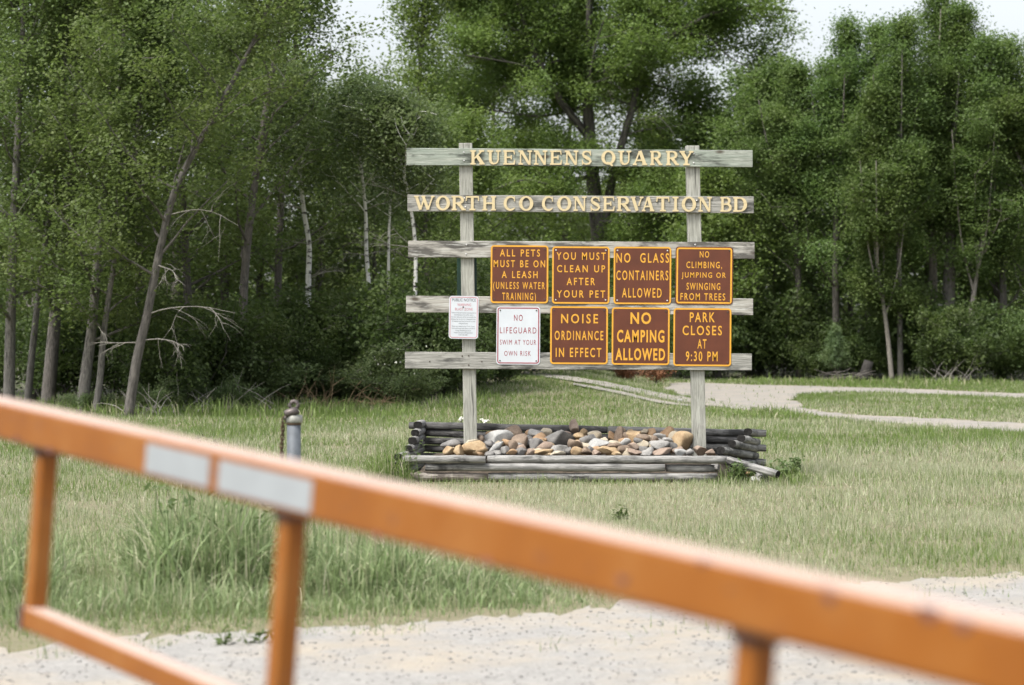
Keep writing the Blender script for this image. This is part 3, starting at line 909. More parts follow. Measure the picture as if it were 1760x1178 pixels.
Z6 = [(50,330,112,84,'dark'),(125,355,122,64,'white'),(90,285,84,54,'cream'),(228,370,98,68,'brown'),(305,342,78,50,'white'),(380,300,104,88,'tan'),
 (262,292,78,104,'brown'),(282,252,66,46,'tan'),(210,290,54,54,'orange'),(185,398,122,54,'tan'),(295,396,94,60,'brown'),(365,368,78,58,'pink'),(437,355,78,48,'cream'),
 (455,315,108,58,'brown'),(450,270,64,44,'cream'),(500,273,54,64,'orange'),(525,332,64,64,'brown'),(565,300,72,58,'grey'),(610,277,114,80,'orange'),(670,295,80,58,'cream'),
 (718,335,144,118,'tan'),(558,370,118,68,'grey'),(605,332,84,44,'grey'),(650,370,64,48,'dark'),(582,407,142,42,'pink'),(385,407,94,46,'pink'),(440,390,64,50,'dark'),
 (485,396,56,46,'grey'),(690,390,64,44,'pink'),(710,410,74,40,'white'),(770,406,58,44,'grey'),(845,390,88,70,'pink'),(30,400,74,50,'brown'),(65,392,54,54,'dark'),
 (105,415,56,36,'pink'),(352,268,54,38,'tan'),(160,320,66,48,'cream'),(470,416,84,36,'grey'),(930,408,64,40,'pink'),(330,300,60,60,'brown'),(410,330,60,50,'dark'),(250,420,70,36,'tan'),(15,265,60,50,'tan')]
special = {
 (855,455): 'largest rounded orange tan stone at the front left of the pile beside the left post',
 (1020,460): 'pale whitish slab leaning on its edge beside the big rounded tan stone',
 (1703,285): 'narrow pinkish brown stone standing upright on top of the pile',
 (1575,370): 'big flat dark grey stone just left of the upright stone',
 (718,335): 'large tan boulder with brown blotches just left of the right post',
 (845,390): 'squarish pinkish stone against the foot of the right post',
 (1030,375): 'large pale angular stone near the left post with a brownish face',
 (1245,395): 'large rough grey brown stone left of the pile centre',
 (380,300): 'smooth yellowish tan stone upright in the right half of the pile',
 (610,277): 'rusty orange stone at the top of the pile left of the big tan boulder',
 (640,430): 'dark stone farthest left in the pile beside the left end timbers',
}
k = 0
for (src, ox, sc_) in ((Z5, 650, 5.03), (Z6, 1000, 4.19)):
    for (zx, zy, ww, hh, cn) in src:
        k += 1
        px, py = ox+zx/sc_, 680+zy/sc_
        Y = 24.0 + (781-py)/41.0*1.0
        c = P(px, py, Y)
        wd, ht = ww/sc_/F*Y*1.30, hh/sc_/F*Y*1.42
        tilt = 0.75 if (zx,zy) == (1020,460) else random.uniform(-.18,.18)
        dims = (wd, (wd+ht)/2*random.uniform(.9,1.15), ht)
        if (zx,zy) == (1020,460): dims = (wd*1.25, .1, ht*.75); tilt = -0.85
        me = rock_mesh('stone', dims, 100+k, tilt)
        o = link('stone', me, RC[cn]); o.location = c
        lb = special.get((zx,zy))
        tag(o, lb or ('rounded %s fieldstone in the pile inside the timber planter' % CN[cn]), 'stone', 'stones piled in the timber planter')
# stones lower in the heap that fill it between the ones on top
fr_ = random.Random(17)
for j in range(64):
    u = fr_.random(); py = fr_.uniform(750, 779)
    px = (772 if py > 766 else 800+ (766-py)*2.2) + u*(1190-(772 if py > 766 else 800+(766-py)*2.2))
    Y = 24.05 + (781-py)/41.0
    cn = fr_.choice(['tan','brown','tan','dark','pink','cream','orange','tan','grey','cream'])
    wd = fr_.uniform(.12,.20)
    o = link('stone', rock_mesh('stone', (wd, wd*fr_.uniform(.7,1), wd*fr_.uniform(.55,.8)), 400+j, fr_.uniform(-.3,.3), ICO2), RC[cn]); c = P(px, py, Y); o.location = (c.x, c.y, c.z-.025)
    tag(o, 'rounded %s fieldstone in the pile inside the timber planter' % CN[cn], 'stone', 'stones piled in the timber planter')
# stones fallen out at the broken corner, and loose pale stones on the grass behind
for (px, py, Y, wd, ht, cn, lb) in ((1230,803,23.95,.15,.10,'dark','dark stone in the gap behind the broken front timbers'),
      (1289,816,23.55,.11,.08,'orange','orange stone spilled under the fallen timber'),
      (1297,824,23.45,.14,.07,'white','pale stone spilled on the grass at the broken corner'),
      (1276,820,23.6,.10,.10,'grey','grey stone wedged under the upper end of the fallen timber'),
      (1168,695,48.2,.15,.15,'white','lone whitish rock in the grass beside the wheel track'),
      (1081,685,52.0,.10,.07,'white','small white rock in the grass far behind the stone pile')):
    o = link('stone', rock_mesh('stone', (wd, wd*.9, ht), int(px), 0.1), RC[cn])
    c = P(px, py, Y); c.z = max(c.z, ht*0.42) if Y < 30 else ht*0.4
    o.location = c
    tag(o, lb, 'stone')

# ------------------------------------------------------------------ the orange gate
def gate_paint():
    q = NT('orange_gate_paint')
    tc = q.n('ShaderNodeTexCoord'); v = tc.outputs['Object']
    n1 = q.noise(v, 3.0, 4, 0.6); n2 = q.noise(v, 14, 5, 0.7); n3 = q.noise(v, 46, 3, 0.6)
    c = q.ramp(n1, [(0.3, (0.185,0.056,0.003)), (0.5, (0.225,0.073,0.005)), (0.7, (0.265,0.105,0.020))])
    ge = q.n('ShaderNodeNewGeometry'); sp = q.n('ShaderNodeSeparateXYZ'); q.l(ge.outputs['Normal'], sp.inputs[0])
    c = q.mix(q.ramp(sp.outputs[2], [(0.55, 0.0), (0.95, 0.85)]), c, (0.53,0.41,0.35))   # upper faces paler: bleached paint plus sky sheen put into the colour
    c = q.mix(q.ramp(n2, [(0.58, 0.0), (0.70, 0.55)]), c, (0.15,0.055,0.025))
    c = q.mix(q.ramp(n3, [(0.66, 0.0), (0.72, 0.75)]), c, (0.08,0.045,0.04))
    q.l(c, q.b.inputs['Base Color'])
    q.b.inputs['Roughness'].default_value = 0.45
    q.b.inputs['Specular IOR Level'].default_value = 0.35
    q.bump(n2, 0.08, 0.004)
    return q.m
M['gate'] = gate_paint()
M['rust'] = plain('rusty_weld', (0.055,0.03,0.028), 0.8, 0.5, 30, bump=0.4)
M['rust_patch'] = plain('rust_bloom', (0.14,0.055,0.035), 0.8, 0.4, 40)
M['tape'] = plain('reflective_tape', (0.275,0.297,0.31), 0.3, 0.05, 14)
gL, gR = Vector((-1.1733, 5.2147, 1.3987)), Vector((0.568, 2.523, 1.233))
gd = (gR-gL).normalized()
gup = Vector((0.08, -0.017, 1.0)); gup = (gup - gd*gup.dot(gd)).normalized()
gn = gd.cross(gup).normalized()          # away from or toward the camera
if gn.y > 0: gn = -gn
def at_px(px, off=0.0):
    """point of the rail axis (shifted down by off) that the picture shows in column px"""
    lo, hi = -2.0, 6.0
    base = gL - gup*off
    for _ in range(50):
        m = (lo+hi)/2; q = base+gd*m
        if 880+q.x/q.y*F < px: lo = m
        else: hi = m
    return base+gd*lo
def bar(mb, a, b, wu, wn, bev=0.006, mi=0, up=None):
    """square tube with rounded corners from a to b"""
    d = (b-a).normalized(); u = (up or gup); u = (u-d*u.dot(d)).normalized(); nn = d.cross(u)
    prof = rrect(-wn/2, -wu/2, wn/2, wu/2, bev, 3)
    L = (b-a).length
    vs, gs = [], []
    for q, l in ((a,0),(b,L)):
        for s, t in prof: vs.append(q+nn*s+u*t); gs.append((l,s,t))
    n = len(prof)
    fs = [(i, (i+1)%n, n+(i+1)%n, n+i) for i in range(n)] + [tuple(reversed(range(n))), tuple(range(n,2*n))]
    mb.add(vs, fs, gs, mi); mb.fix = True
gate = empty('swing_gate', (gL.x, gL.y, 0), 'faded orange square-tube swing gate crossing the whole foreground, rusty at its welds', 'gate')
RW = 0.085
# far end of the rail is left of the frame, the hinge end right of it
def rail_pt(s): return gL + gd*s
mb = MB(); bar(mb, rail_pt(-0.75), rail_pt(4.1), RW, RW, 0.012); mb.build('top_rail', M['gate'], gate)
DROP = 0.415
low0 = at_px(84) - gup*DROP
mb = MB(); bar(mb, low0 - gd*0.03, low0 + gd*3.3, 0.05, 0.05, 0.008); mb.build('bottom_rail', M['gate'], gate)
for px in (84, 507, 1306):
    q = at_px(px)
    wd_ = 0.041
    mb = MB(); bar(mb, q - gup*(RW/2-0.002), q - gup*(DROP-0.024), wd_, wd_, 0.007, up=gn); up_o = mb.build('upright', M['gate'], gate)
    mb = MB(); bar(mb, q - gup*(RW/2-0.003), q - gup*(RW/2+0.014), wd_+0.012, wd_+0.010, 0.006, up=gn); mb.build('weld', M['rust'], up_o)
q = low0
mb = MB(); bar(mb, q - gup*0.026 - gd*0.036, q - gup*0.026 - gd*0.030 + gup*0.052, 0.054, 0.054, 0.004, up=gn); 
mb = MB(); bar(mb, q - gd*0.034, q - gd*0.008, 0.0535, 0.0535, 0.006); mb.build('end_cap', M['rust'], gate)
# two strips of reflective tape on the camera side of the rail
def tape(pa, pb, lo, hi):
    mb = MB()
    sgn = gn
    a, b = at_px(pa), at_px(pb)
    d0 = (b-a)
    f0 = RW/2+0.0012
    vs = []
    for k in range(2):
        base = (a, b)[k]
        for t in (lo, hi):
            vs.append(base + sgn*f0 + gup*t)
    vs2 = [v - sgn*0.0016 for v in vs]
    mb.add(vs+vs2, [(0,2,3,1),(4,5,7,6),(0,1,5,4),(2,6,7,3),(0,4,6,2),(1,3,7,5)])
    return mb.build('reflective_tape', M['tape'], gate)
tape(286, 396, -0.030, 0.026); tape(412, 574, -0.030, 0.026)
# rust spots
for px, t, r in ((62,-.028,.008),(120,-.036,.010),(880,-.034,.009),(1640,.036,.012),(1700,.031,.010),(404,-0.002,0.006),(1470,0.028,0.009),(1250,0.036,0.006),(1115,-0.012,0.009),(690,-0.038,0.010)):
    q = at_px(px) + gn*(RW/2+0.0004) + gup*t
    mb = MB()
    ring_ = [q + gd*(r*1.5*math.cos(a_)) + gup*(r*math.sin(a_)*(0.7+0.3*math.sin(3*a_))) for a_ in [2*math.pi*i/14 for i in range(14)]]
    mb.add(ring_ + [v+gn*0.0006 for v in ring_], [tuple(range(14,28)), tuple(reversed(range(14)))] + [(i,(i+1)%14,14+(i+1)%14,14+i) for i in range(14)])
    mb.build('rust_patch', M['rust_patch'], gate)

# ------------------------------------------------------------------ latch post with its chain
BY = 14.45
bx = P(505, 0, BY).x
M['galv'] = plain('galvanised_pipe', (0.095,0.108,0.122), 0.65, 0.25, 12)
M['cap'] = plain('weathered_pipe_cap', (0.30,0.30,0.27), 0.5, 0.25, 20, metallic=0.4)
M['iron'] = plain('worn_iron', (0.10,0.085,0.08), 0.5, 0.35, 26, metallic=0.6)
M['chain'] = plain('rusty_chain', (0.10,0.065,0.04), 0.7, 0.5, 60, metallic=0.3)
bp = empty('latch_post', (bx, BY, 0), 'short grey steel pipe post with a capped top and iron eye standing behind the gate', 'post')
ztop = P(0, 730, BY).z
mb = MB(); mb.tube([(bx,BY,0),(bx,BY,0.5),(bx,BY,ztop)], 0.0445, n=20); mb.build('pipe', M['galv'], bp)
mb = MB(); mb.tube([(bx,BY,ztop-0.002),(bx,BY,ztop+0.012)], 0.047, n=20); mb.build('weld', M['chain'], bp)
mb = MB(); mb.tube([(bx+.002,BY,ztop+0.012),(bx+.002,BY,ztop+0.018),(bx+.002,BY,ztop+0.052),(bx+.002,BY,ztop+0.06)], [0.050,0.054,0.054,0.046], n=20); capo = mb.build('cap', M['cap'], bp)
def torus_pts(c, r, ax1, ax2, n=16): return [c + ax1*(r*math.cos(2*math.pi*i/n)) + ax2*(r*math.sin(2*math.pi*i/n)) for i in range(n+1)]
mb = MB()
c = P(505, 697, BY); mb.tube(torus_pts(c, 0.026, Vector((1,0,0)), Vector((0,0.25,1)).normalized()), 0.0135, n=8, cap=False)
c2 = P(501, 709, BY-0.03)
mb.tube([c2+Vector((-.042,0,-.014)), c2+Vector((-.034,0,-.010)), c2+Vector((.036,0,.012)), c2+Vector((.042,0,.016))], [0.018,0.027,0.027,0.018], n=12)
mb.tube([c2+Vector((-.030,.01,-.02)), c2+Vector((-.044,.01,-.05))], 0.013, n=8)
mb.build('eye', M['iron'], bp)
chx = P(485, 0, BY-0.02).x
ch = empty('chain', (chx, BY-0.02, ztop), 'rusty steel chain hanging from the top of the grey latch post', 'chain')
zz = P(0, 722, BY).z
for i in range(30):
    L_, wl, rr = 0.017, 0.0105, 0.0042
    cz = zz - i*0.027
    cx = chx + 0.004*math.sin(i*0.7) + (0.012 if i == 0 else 0)
    A = Vector((1,0,0)) if i % 2 == 0 else Vector((0.25,1,0)).normalized()
    pts = []
    for kk in range(15):
        t = 2*math.pi*kk/14
        pts.append(Vector((cx, BY-0.02, cz)) + A*(wl*math.cos(t)) + Vector((0,0,1))*(L_*math.sin(t) + 0.006*(1 if math.sin(t) > 0 else -1)))
    mb = MB(); mb.tube(pts, rr, n=6, cap=False); mb.build('link', M['chain'], ch)

# ------------------------------------------------------------------ vegetation tools
def leaf_quads(cent, size, r, upb=0.35, asp=0.72):
    """one small pointed leaf (a four-sided kite) per centre"""
    n = len(cent)
    nrm = r.normal(size=(n,3)); nrm[:,2] = np.abs(nrm[:,2])+upb
    nrm /= np.linalg.norm(nrm, axis=1)[:,None]
    t = r.normal(size=(n,3)); t[:,2] -= 0.5
    t -= nrm*(t*nrm).sum(1)[:,None]; t /= np.linalg.norm(t, axis=1)[:,None]
    b = np.cross(nrm, t)
    s = size*r.uniform(0.7,1.25,n)[:,None]
    v = np.empty((n,4,3), np.float32)
    v[:,0] = cent - t*s*0.5
    v[:,1] = cent - t*s*0.08 + b*s*asp*0.5
    v[:,2] = cent + t*s*0.55
    v[:,3] = cent - t*s*0.08 - b*s*asp*0.5
    return v.reshape(-1,3)
def leaf_mesh(name, cent, size, r, upb=0.35, asp=0.72, tint=None):
    v = leaf_quads(cent, size, r, upb, asp)
    n = len(cent)
    if tint is None: tint = r.uniform(0,1,n)
    return np_mesh(name, v, np.arange(4*n).reshape(-1,4), 4, {'tint': ('FLOAT', np.repeat(tint,4))})

def catmull(pts, n=4):
    pts = [np.array(p, float) for p in pts]; out = []
    m = len(pts)
    for i in range(m-1):
        p0 = pts[max(i-1,0)]; p1 = pts[i]; p2 = pts[i+1]; p3 = pts[min(i+2,m-1)]
        for j in range(n):
            t = j/n
            out.append(0.5*((2*p1)+(-p0+p2)*t+(2*p0-5*p1+4*p2-p3)*t*t+(-p0+3*p1-3*p2+p3)*t**3))
    out.append(pts[-1])
    return out

def branch(r, start, d, L, curve_up=0.25, wob=0.16, n=4):
    pts = [np.array(start, float)]; d = np.array(d, float); d /= np.linalg.norm(d)
    for k in range(n):
        d = d + np.array([r.normal()*wob, r.normal()*wob, curve_up/n + r.normal()*wob*0.5]); d /= np.linalg.norm(d)
        pts.append(pts[-1]+d*L/n)
    return pts

def gen_tree(seed, trunk, r0, r1, z0, rad, nl, lpc, sig, leaf, elev=0.5, wood=None, extra_limbs=(), dens_top=1.0, prof=None, twigs=4, upb=0.75, low_bare=0, droop=0.0, bare=()):
    """trunk: list of points. Returns (MB of wood, leaf centres, tints). z0: lowest limb height"""
    r = np.random.default_rng(seed)
    mb = MB()
    tp = catmull(trunk, 5)
    m = len(tp)
    zt = tp[-1][2]
    rr = [r0*(1-i/(m-1)) + r1*(i/(m-1)) for i in range(m)]
    rr[0] *= 1.25
    mb.tube(tp, rr, n=9)
    zs = np.array([p[2] for p in tp])
    clusters = []
    def foliate(pts, L, first=0.35):
        for k in range(twigs+1):
            t = first + (1-first)*(k/max(1,twigs)) if k < twigs else 1.0
            fi = t*(len(pts)-1); i = min(int(fi), len(pts)-2); q = pts[i] + (pts[i+1]-pts[i])*(fi-i)
            clusters.append(q + r.normal(size=3)*0.05)
            if k < twigs+1:
                d = r.normal(size=3); d[2] = abs(d[2])*0.5-droop
                tw = branch(r, q, d, L*r.uniform(.22,.42), 0.1-droop, 0.25, 3)
                mb.tube(tw, [0.010*leaf/0.07,0.007*leaf/0.07,0.005*leaf/0.07,0.003*leaf/0.07], n=3, cap=False)
                clusters.append(tw[-1]); clusters.append(tw[-2])
    ga = r.uniform(0, 6.28)
    for k in range(nl):
        t = (k+0.5)/nl
        z = z0 + (zt-z0)*(t**0.9)
        i = int(np.searchsorted(zs, z)); i = min(max(i,1), m-1)
        u = (z-zs[i-1])/max(1e-6, zs[i]-zs[i-1]); st = tp[i-1] + (tp[i]-tp[i-1])*min(max(u,0),1)
        ga += 2.4 + r.normal()*0.3
        pf = prof(t) if prof else (0.55+0.45*math.sin(math.pi*min(1,t*1.15+0.1)))*(1.05-0.55*t)
        L = rad*pf*r.uniform(.75,1.2)*1.25
        e = elev + 0.5*t + r.normal()*0.12
        d = (math.cos(ga)*math.cos(e), math.sin(ga)*math.cos(e), math.sin(e))
        pts = branch(r, st, d, L, 0.2-droop, 0.14, 5)
        ri = max(0.012, rr[i]*0.42)
        mb.tube(pts, [ri*(1-0.8*j/5) for j in range(6)], n=5, cap=False)
        foliate(pts, L)
    for (pts, ra, rb, fol) in extra_limbs:
        cp = catmull(pts, 4)
        mb.tube(cp, [ra+(rb-ra)*j/(len(cp)-1) for j in range(len(cp))], n=8, cap=False)
        if fol:
            Ltot = sum(np.linalg.norm(cp[i+1]-cp[i]) for i in range(len(cp)-1))
            for kk in range(fol):
                f = r.uniform(.15,1.0); q = cp[int(f*(len(cp)-1))]
                a_ = r.uniform(0,6.28); e = r.uniform(-.5,.9)
                if math.sin(a_) < 0 and r.random() < .62: a_ = -a_
                L = rad*r.uniform(.35,.75)
                b = branch(r, q, (math.cos(a_)*math.cos(e), math.sin(a_)*math.cos(e), math.sin(e)), L, 0.15, 0.16, 5)
                mb.tube(b, [max(.012, rb*.7)*(1-.75*j/5) for j in range(6)], n=4, cap=False)
                foliate(b, L)
    C = np.array(clusters)
    cs = np.repeat(np.arange(len(C)), r.poisson(lpc, len(C)))
    sg = sig*r.uniform(.7,1.3,len(C))
    cent = C[cs] + r.normal(size=(len(cs),3))*np.array([1,1,.72])*sg[cs][:,None]
    cent = cent[cent[:,2] > 0.05]
    ctint = r.uniform(0.1,0.9,len(C))
    tint = np.clip(r.uniform(0,1,len(cs))*0.35+ctint[cs]*0.75-.05, 0, 1)[:len(cent)]
    return mb, cent, tint, r

def dead_twigs(mb, r, start, d, L, rad=0.018, depth=2, drp=-0.5):
    pts = branch(r, start, d, L, drp, 0.16, 7)
    mb.tube(pts, [rad*(1-.8*j/7) for j in range(8)], n=5, cap=False)
    if depth:
        for k in range(4 if depth > 1 else 3):
            q = pts[2+k] if 2+k < len(pts) else pts[-2]
            dd = np.array(d)*0.6 + r.normal(size=3)*0.55; dd[2] -= 0.25
            dead_twigs(mb, r, q, dd, L*r.uniform(.35,.6), rad*.5, depth-1, drp)

def plant_tree(name, label, seed, trunk, bark, leafm, group=None, cat='tree', dead=None, **kw):
    base = Vector((trunk[0][0], trunk[0][1], 0))
    tr = [trunk[0]] + list(trunk[1:])
    mb, cent, tint, r = gen_tree(seed, tr, **kw)
    root = empty(name, base, label, cat, group)
    mb.build('trunk', bark, root)
    if len(cent):
        me = leaf_mesh('crown', cent-np.array(base), kw['leaf'], r, kw.get('upb',.75), 0.75, tint)
        link('crown', me, leafm, root)
    if dead:
        for (st, d, L, ra) in dead:
            db = MB(); dead_twigs(db, r, st, d, L, ra)
            db.build('dead_branch', M['deadwood'], root)
    return root

def copy_tree(o, loc, rz, s, label=None, group=None):
    c = o.copy(); COL.objects.link(c)
    c.location = loc; c.rotation_euler = (0,0,rz); c.scale = (s,s,s)
    if label: c['label'] = label
    if group: c['group'] = group
    for chd in list(o.children):
        d = chd.copy(); COL.objects.link(d); d.parent = c
    return c

M['deadwood'] = plain('grey_deadwood', (0.30,0.28,0.25), 0.9, 0.25, 6)
M['bark_grey'] = bark_mat('grey_bark', (0.045,0.042,0.038), (0.235,0.22,0.195))
M['bark_dark'] = bark_mat('dark_bark', (0.032,0.029,0.026), (0.175,0.158,0.138))
M['bark_pale'] = bark_mat('pale_bark', (0.12,0.11,0.09), (0.34,0.31,0.27))
M['bark_lean'] = bark_mat('rough_grey_bark', (0.03,0.028,0.025), (0.165,0.152,0.135), coarse=.6)
M['bark_furrowed'] = bark_mat('furrowed_bark', (0.022,0.020,0.018), (0.165,0.150,0.130), coarse=.28)
M['bark_birch'] = bark_mat('white_bark', (0.05,0.045,0.04), (0.66,0.65,0.61), marks=True)
M['leaf_left'] = leaf_mat('cottonwood_leaf', (0.056,0.092,0.022), (0.140,0.205,0.055))
M['leaf_aspen'] = leaf_mat('aspen_leaf', (0.064,0.100,0.036), (0.140,0.200,0.075))
M['leaf_mid'] = leaf_mat('bright_cottonwood_leaf', (0.062,0.105,0.020), (0.150,0.225,0.045))
M['leaf_right'] = leaf_mat('poplar_leaf', (0.058,0.108,0.026), (0.138,0.220,0.055))
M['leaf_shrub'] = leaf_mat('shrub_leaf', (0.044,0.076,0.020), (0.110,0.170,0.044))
M['leaf_shade'] = leaf_mat('shaded_shrub_leaf', (0.038,0.068,0.018), (0.096,0.152,0.038))  # darker copy of the shrub leaf, undergrowth shade put into its colour
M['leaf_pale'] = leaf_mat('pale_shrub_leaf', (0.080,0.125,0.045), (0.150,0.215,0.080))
M['needle'] = leaf_mat('needle_green', (0.100,0.165,0.065), (0.170,0.250,0.105))
M['dead_needle'] = leaf_mat('dead_needle', (0.17,0.07,0.03), (0.31,0.14,0.06), trans=0.2)

def trunk_px(pts, Y, dy=None):
    out = []
    for i, (px, py) in enumerate(pts):
        yy = Y + (dy[i] if dy else 0)
        q = P(px, py, yy)
        if i == 0: q.z = -0.02
        out.append((q.x, q.y, q.z))
    return out

# ------------------------------------------------------------------ left wood
LG = 'trees of the left wood'
def deadset(Y, lst): return [((P(px,py,Y).x, Y, P(px,py,Y).z), d, L, ra) for px, py, d, L, ra in lst]
left = [
 ('straight grey trunked cottonwood at the far left edge of the wood', 44.0, [(15,706),(18,560),(22,420),(30,250),(38,80),(45,-140)], .12, .03, 2.6, 2.0, 'bark_grey'),
 ('slim pale trunked tree leaning right, second from the left edge', 45.0, [(46,705),(58,580),(76,430),(95,300),(110,150),(118,-90)], .078, .02, 3.2, 1.6, 'bark_grey'),
 ('stout dark trunked tree, third from the left edge of the wood', 47.0, [(82,699),(90,600),(102,470),(120,330),(135,150),(140,-120)], .16, .04, 2.8, 2.2, 'bark_dark'),
 ('thick grey trunk beside a thinner one between the dark stem and the leaning cottonwood', 43.0, [(140,712),(148,640),(158,560),(172,400),(190,250),(210,100),(225,-140)], .125, .03, 2.2, 2.1, 'bark_grey'),
 ('thin grey trunk just left of the leaning cottonwood', 42.6, [(163,713),(172,650),(180,560),(200,430),(225,300),(240,180),(262,-40)], .072, .02, 2.4, 1.5, 'bark_grey'),
]
for i, (lb, Y, pts, r0, r1, z0, rad, bk) in enumerate(left):
    plant_tree('cottonwood_tree', lb, 20+i, trunk_px(pts, Y), M[bk], M['leaf_left'], LG, r0=r0, r1=r1, z0=z0-1.1, rad=rad, nl=23, lpc=62, sig=.20, leaf=.075)
YL = 41.4
plant_tree('cottonwood_tree', 'leaning grey cottonwood with bare drooping twigs on its right side, nearest of the left wood', 31,
           trunk_px([(220,717),(235,620),(252,545),(275,430),(300,330),(345,240),(400,140),(450,40),(490,-80)], YL), M['bark_lean'], M['leaf_left'], LG,
           dead=deadset(YL, [(255,540,(1,-.4,.25),1.7,.013),(246,585,(1,-.2,.2),1.1,.012),(268,455,(1,-.5,-.1),1.0,.014),(243,590,(-.8,-.3,.2),.9,.012),(290,370,(1,-.2,.2),1.5,.012)]),
           r0=.098, r1=.026, z0=2.0, rad=2.0, nl=22, lpc=60, sig=.20, leaf=.072)
more_left = [
 ('leafy cottonwood behind the leaning one with its trunk hidden in shade', 48.0, [(330,696),(322,500),(312,300),(300,100),(290,-120)], .11, .03, 2.2, 2.3),
 ('leafy cottonwood at the right side of the left wood, crown reaching the sky gap', 46.5, [(415,700),(420,480),(440,300),(465,140),(490,20),(505,-110)], .10, .03, 2.6, 2.1),
 ('tall cottonwood deep in the left wood behind the pair of grey trunks', 50.0, [(235,691),(240,500),(238,300),(240,100),(245,-140)], .12, .03, 2.0, 2.4),
 ('tall cottonwood deep at the far left behind the first trunks', 51.0, [(60,688),(62,500),(55,300),(60,100),(60,-140)], .12, .03, 1.6, 2.4),
 ('cottonwood behind the first white trunk with its crown edging the sky gap', 53.0, [(480,684),(478,480),(486,300),(500,160),(510,40),(515,-60)], .10, .03, 2.6, 2.0),
]
for i, (lb, Y, pts, r0, r1, z0, rad) in enumerate(more_left):
    plant_tree('cottonwood_tree', lb, 50+i, trunk_px(pts, Y), M['bark_dark'], M['leaf_left'], LG, r0=r0, r1=r1, z0=z0, rad=rad, nl=18, lpc=54, sig=.23, leaf=.085)

AG = 'white trunked aspens left of the sign'
asp = [
 ('white trunked aspen with black scars, leftmost of the four', 50.0, [(527,692),(528,600),(530,480),(531,420),(522,360),(510,250),(506,150)], .080, .030, 4.4, 1.5),
 ('slender white aspen with a slight crook and bare side twigs, second of the four', 49.0, [(650,694),(645,630),(640,560),(630,440),(628,360),(617,260),(608,170)], .066, .022, 4.0, 1.5),
 ('thinnest white aspen set back between two others', 53.0, [(662,684),(667,560),(668,420),(672,330),(678,240)], .045, .018, 4.0, 1.2),
 ('white aspen passing behind the left ends of the sign boards', 47.0, [(712,699),(711,620),(712,560),(714,430),(703,340),(690,285),(676,200)], .056, .020, 4.0, 1.35),
]
for i, (lb, Y, pts, r0, r1, z0, rad) in enumerate(asp):
    rr_ = random.Random(i)
    dd = [(pts[j][0], pts[j][1], (rr_.choice((-1,1)), -.3, rr_.uniform(.2,.8)), rr_.uniform(.6,1.2), .010) for j in (2,3,4) for _ in range(2)]
    plant_tree('aspen_tree', lb, 70+i, trunk_px(pts, Y), M['bark_birch'], M['leaf_aspen'], AG, dead=deadset(Y, dd),
               r0=r0, r1=r1, z0=z0, rad=rad, nl=17, lpc=56, sig=.22, leaf=.075)

# ------------------------------------------------------------------ the big cottonwood behind the sign
YC = 84.0
KC = 1.4
def V3(px, py, dy=0): q = P(px, py, YC+dy*KC); return (q.x, q.y, q.z)
limbs = [
 ([V3(1008,232),V3(965,175,-.4),V3(935,125,-.6),V3(907,60,-.8),V3(892,0,-1),V3(880,-80,-1)], .19, .08, 9),
 ([V3(934,128,-.6),V3(895,112,-1.2),V3(850,103,-2),V3(800,95,-2.4)], .06, .02, 4),
 ([V3(1010,130),V3(988,70,.4),V3(968,20,.6),V3(950,-50,.8)], .16, .08, 6),
 ([V3(1014,150,-.3),V3(1012,90,-.4),V3(1011,30,-.4),V3(1013,-60,-.3)], .17, .09, 5),
 ([V3(1035,400),V3(1050,320),V3(1068,250,-.2),V3(1088,180,-.4),V3(1097,120,-.5),V3(1100,60,-.6),V3(1105,-40,-.6)], .24, .09, 8),
 ([V3(1096,130,-.5),V3(1112,95,-.8),V3(1150,62,-1.2),V3(1195,38,-1.6),V3(1240,18,-2),V3(1310,14,-2.2),V3(1370,20,-2.4)], .15, .04, 8),
 ([V3(1105,110,-.5),V3(1122,50,-.4),V3(1135,0,-.2),V3(1140,-70,0)], .12, .06, 6),
 ([V3(1165,58,-1.2),V3(1215,62,-1.6),V3(1250,95,-1.8),V3(1290,118,-2)], .06, .02, 3),
 ([V3(1018,300),V3(960,320,-1.5),V3(900,310,-2.6),V3(840,330,-3.2)], .10, .03, 6),
 ([V3(1030,380),V3(1100,385,-1.2),V3(1160,360,-2.2),V3(1220,350,-2.8)], .10, .03, 7),
 ([V3(1012,180),V3(930,200,1.2),V3(840,190,2),V3(760,200,2.6),V3(700,190,3)], .07, .02, 9),
 ([V3(905,60,-.8),V3(830,30,0),V3(760,10,.6),V3(690,20,1)], .09, .03, 8),
 ([V3(880,-80,-1),V3(800,-60,-.6),V3(720,-40,0)], .08, .03, 7),
]
rdead = [(1050,200,(-.5,-.6,.5),1.1,.02),(1088,130,(-1,-.5,.5),1.6,.02),(1100,140,(.9,-.6,.3),1.4,.02),(1095,90,(1,-.5,.6),1.3,.018),(1075,215,(1,-.6,.35),1.7,.02),(1020,140,(.6,-.8,.2),1.2,.016),(1015,330,(-.9,-.5,.3),1.6,.016),(930,130,(-.6,-.6,-.1),1.3,.016)]
plant_tree('cottonwood_tree', 'big many-limbed cottonwood with furrowed dark stems standing behind the sign', 90,
           [V3(1038,641),V3(1036,560),V3(1030,420),V3(1018,300),V3(1011,200),V3(1010,120),V3(1013,40),V3(1014,-80)], M['bark_furrowed'], M['leaf_mid'], None,
           dead=[(V3(px,py,-.3), d, L*KC, ra*1.25) for px, py, d, L, ra in rdead],
           r0=.40, r1=.07, z0=6.0, rad=4.4, nl=2, lpc=100, sig=.33, leaf=.105, extra_limbs=[(a,b*.82,c*.8,n+5) for a,b,c,n in limbs])
CG = 'trees closing the view behind the sign'
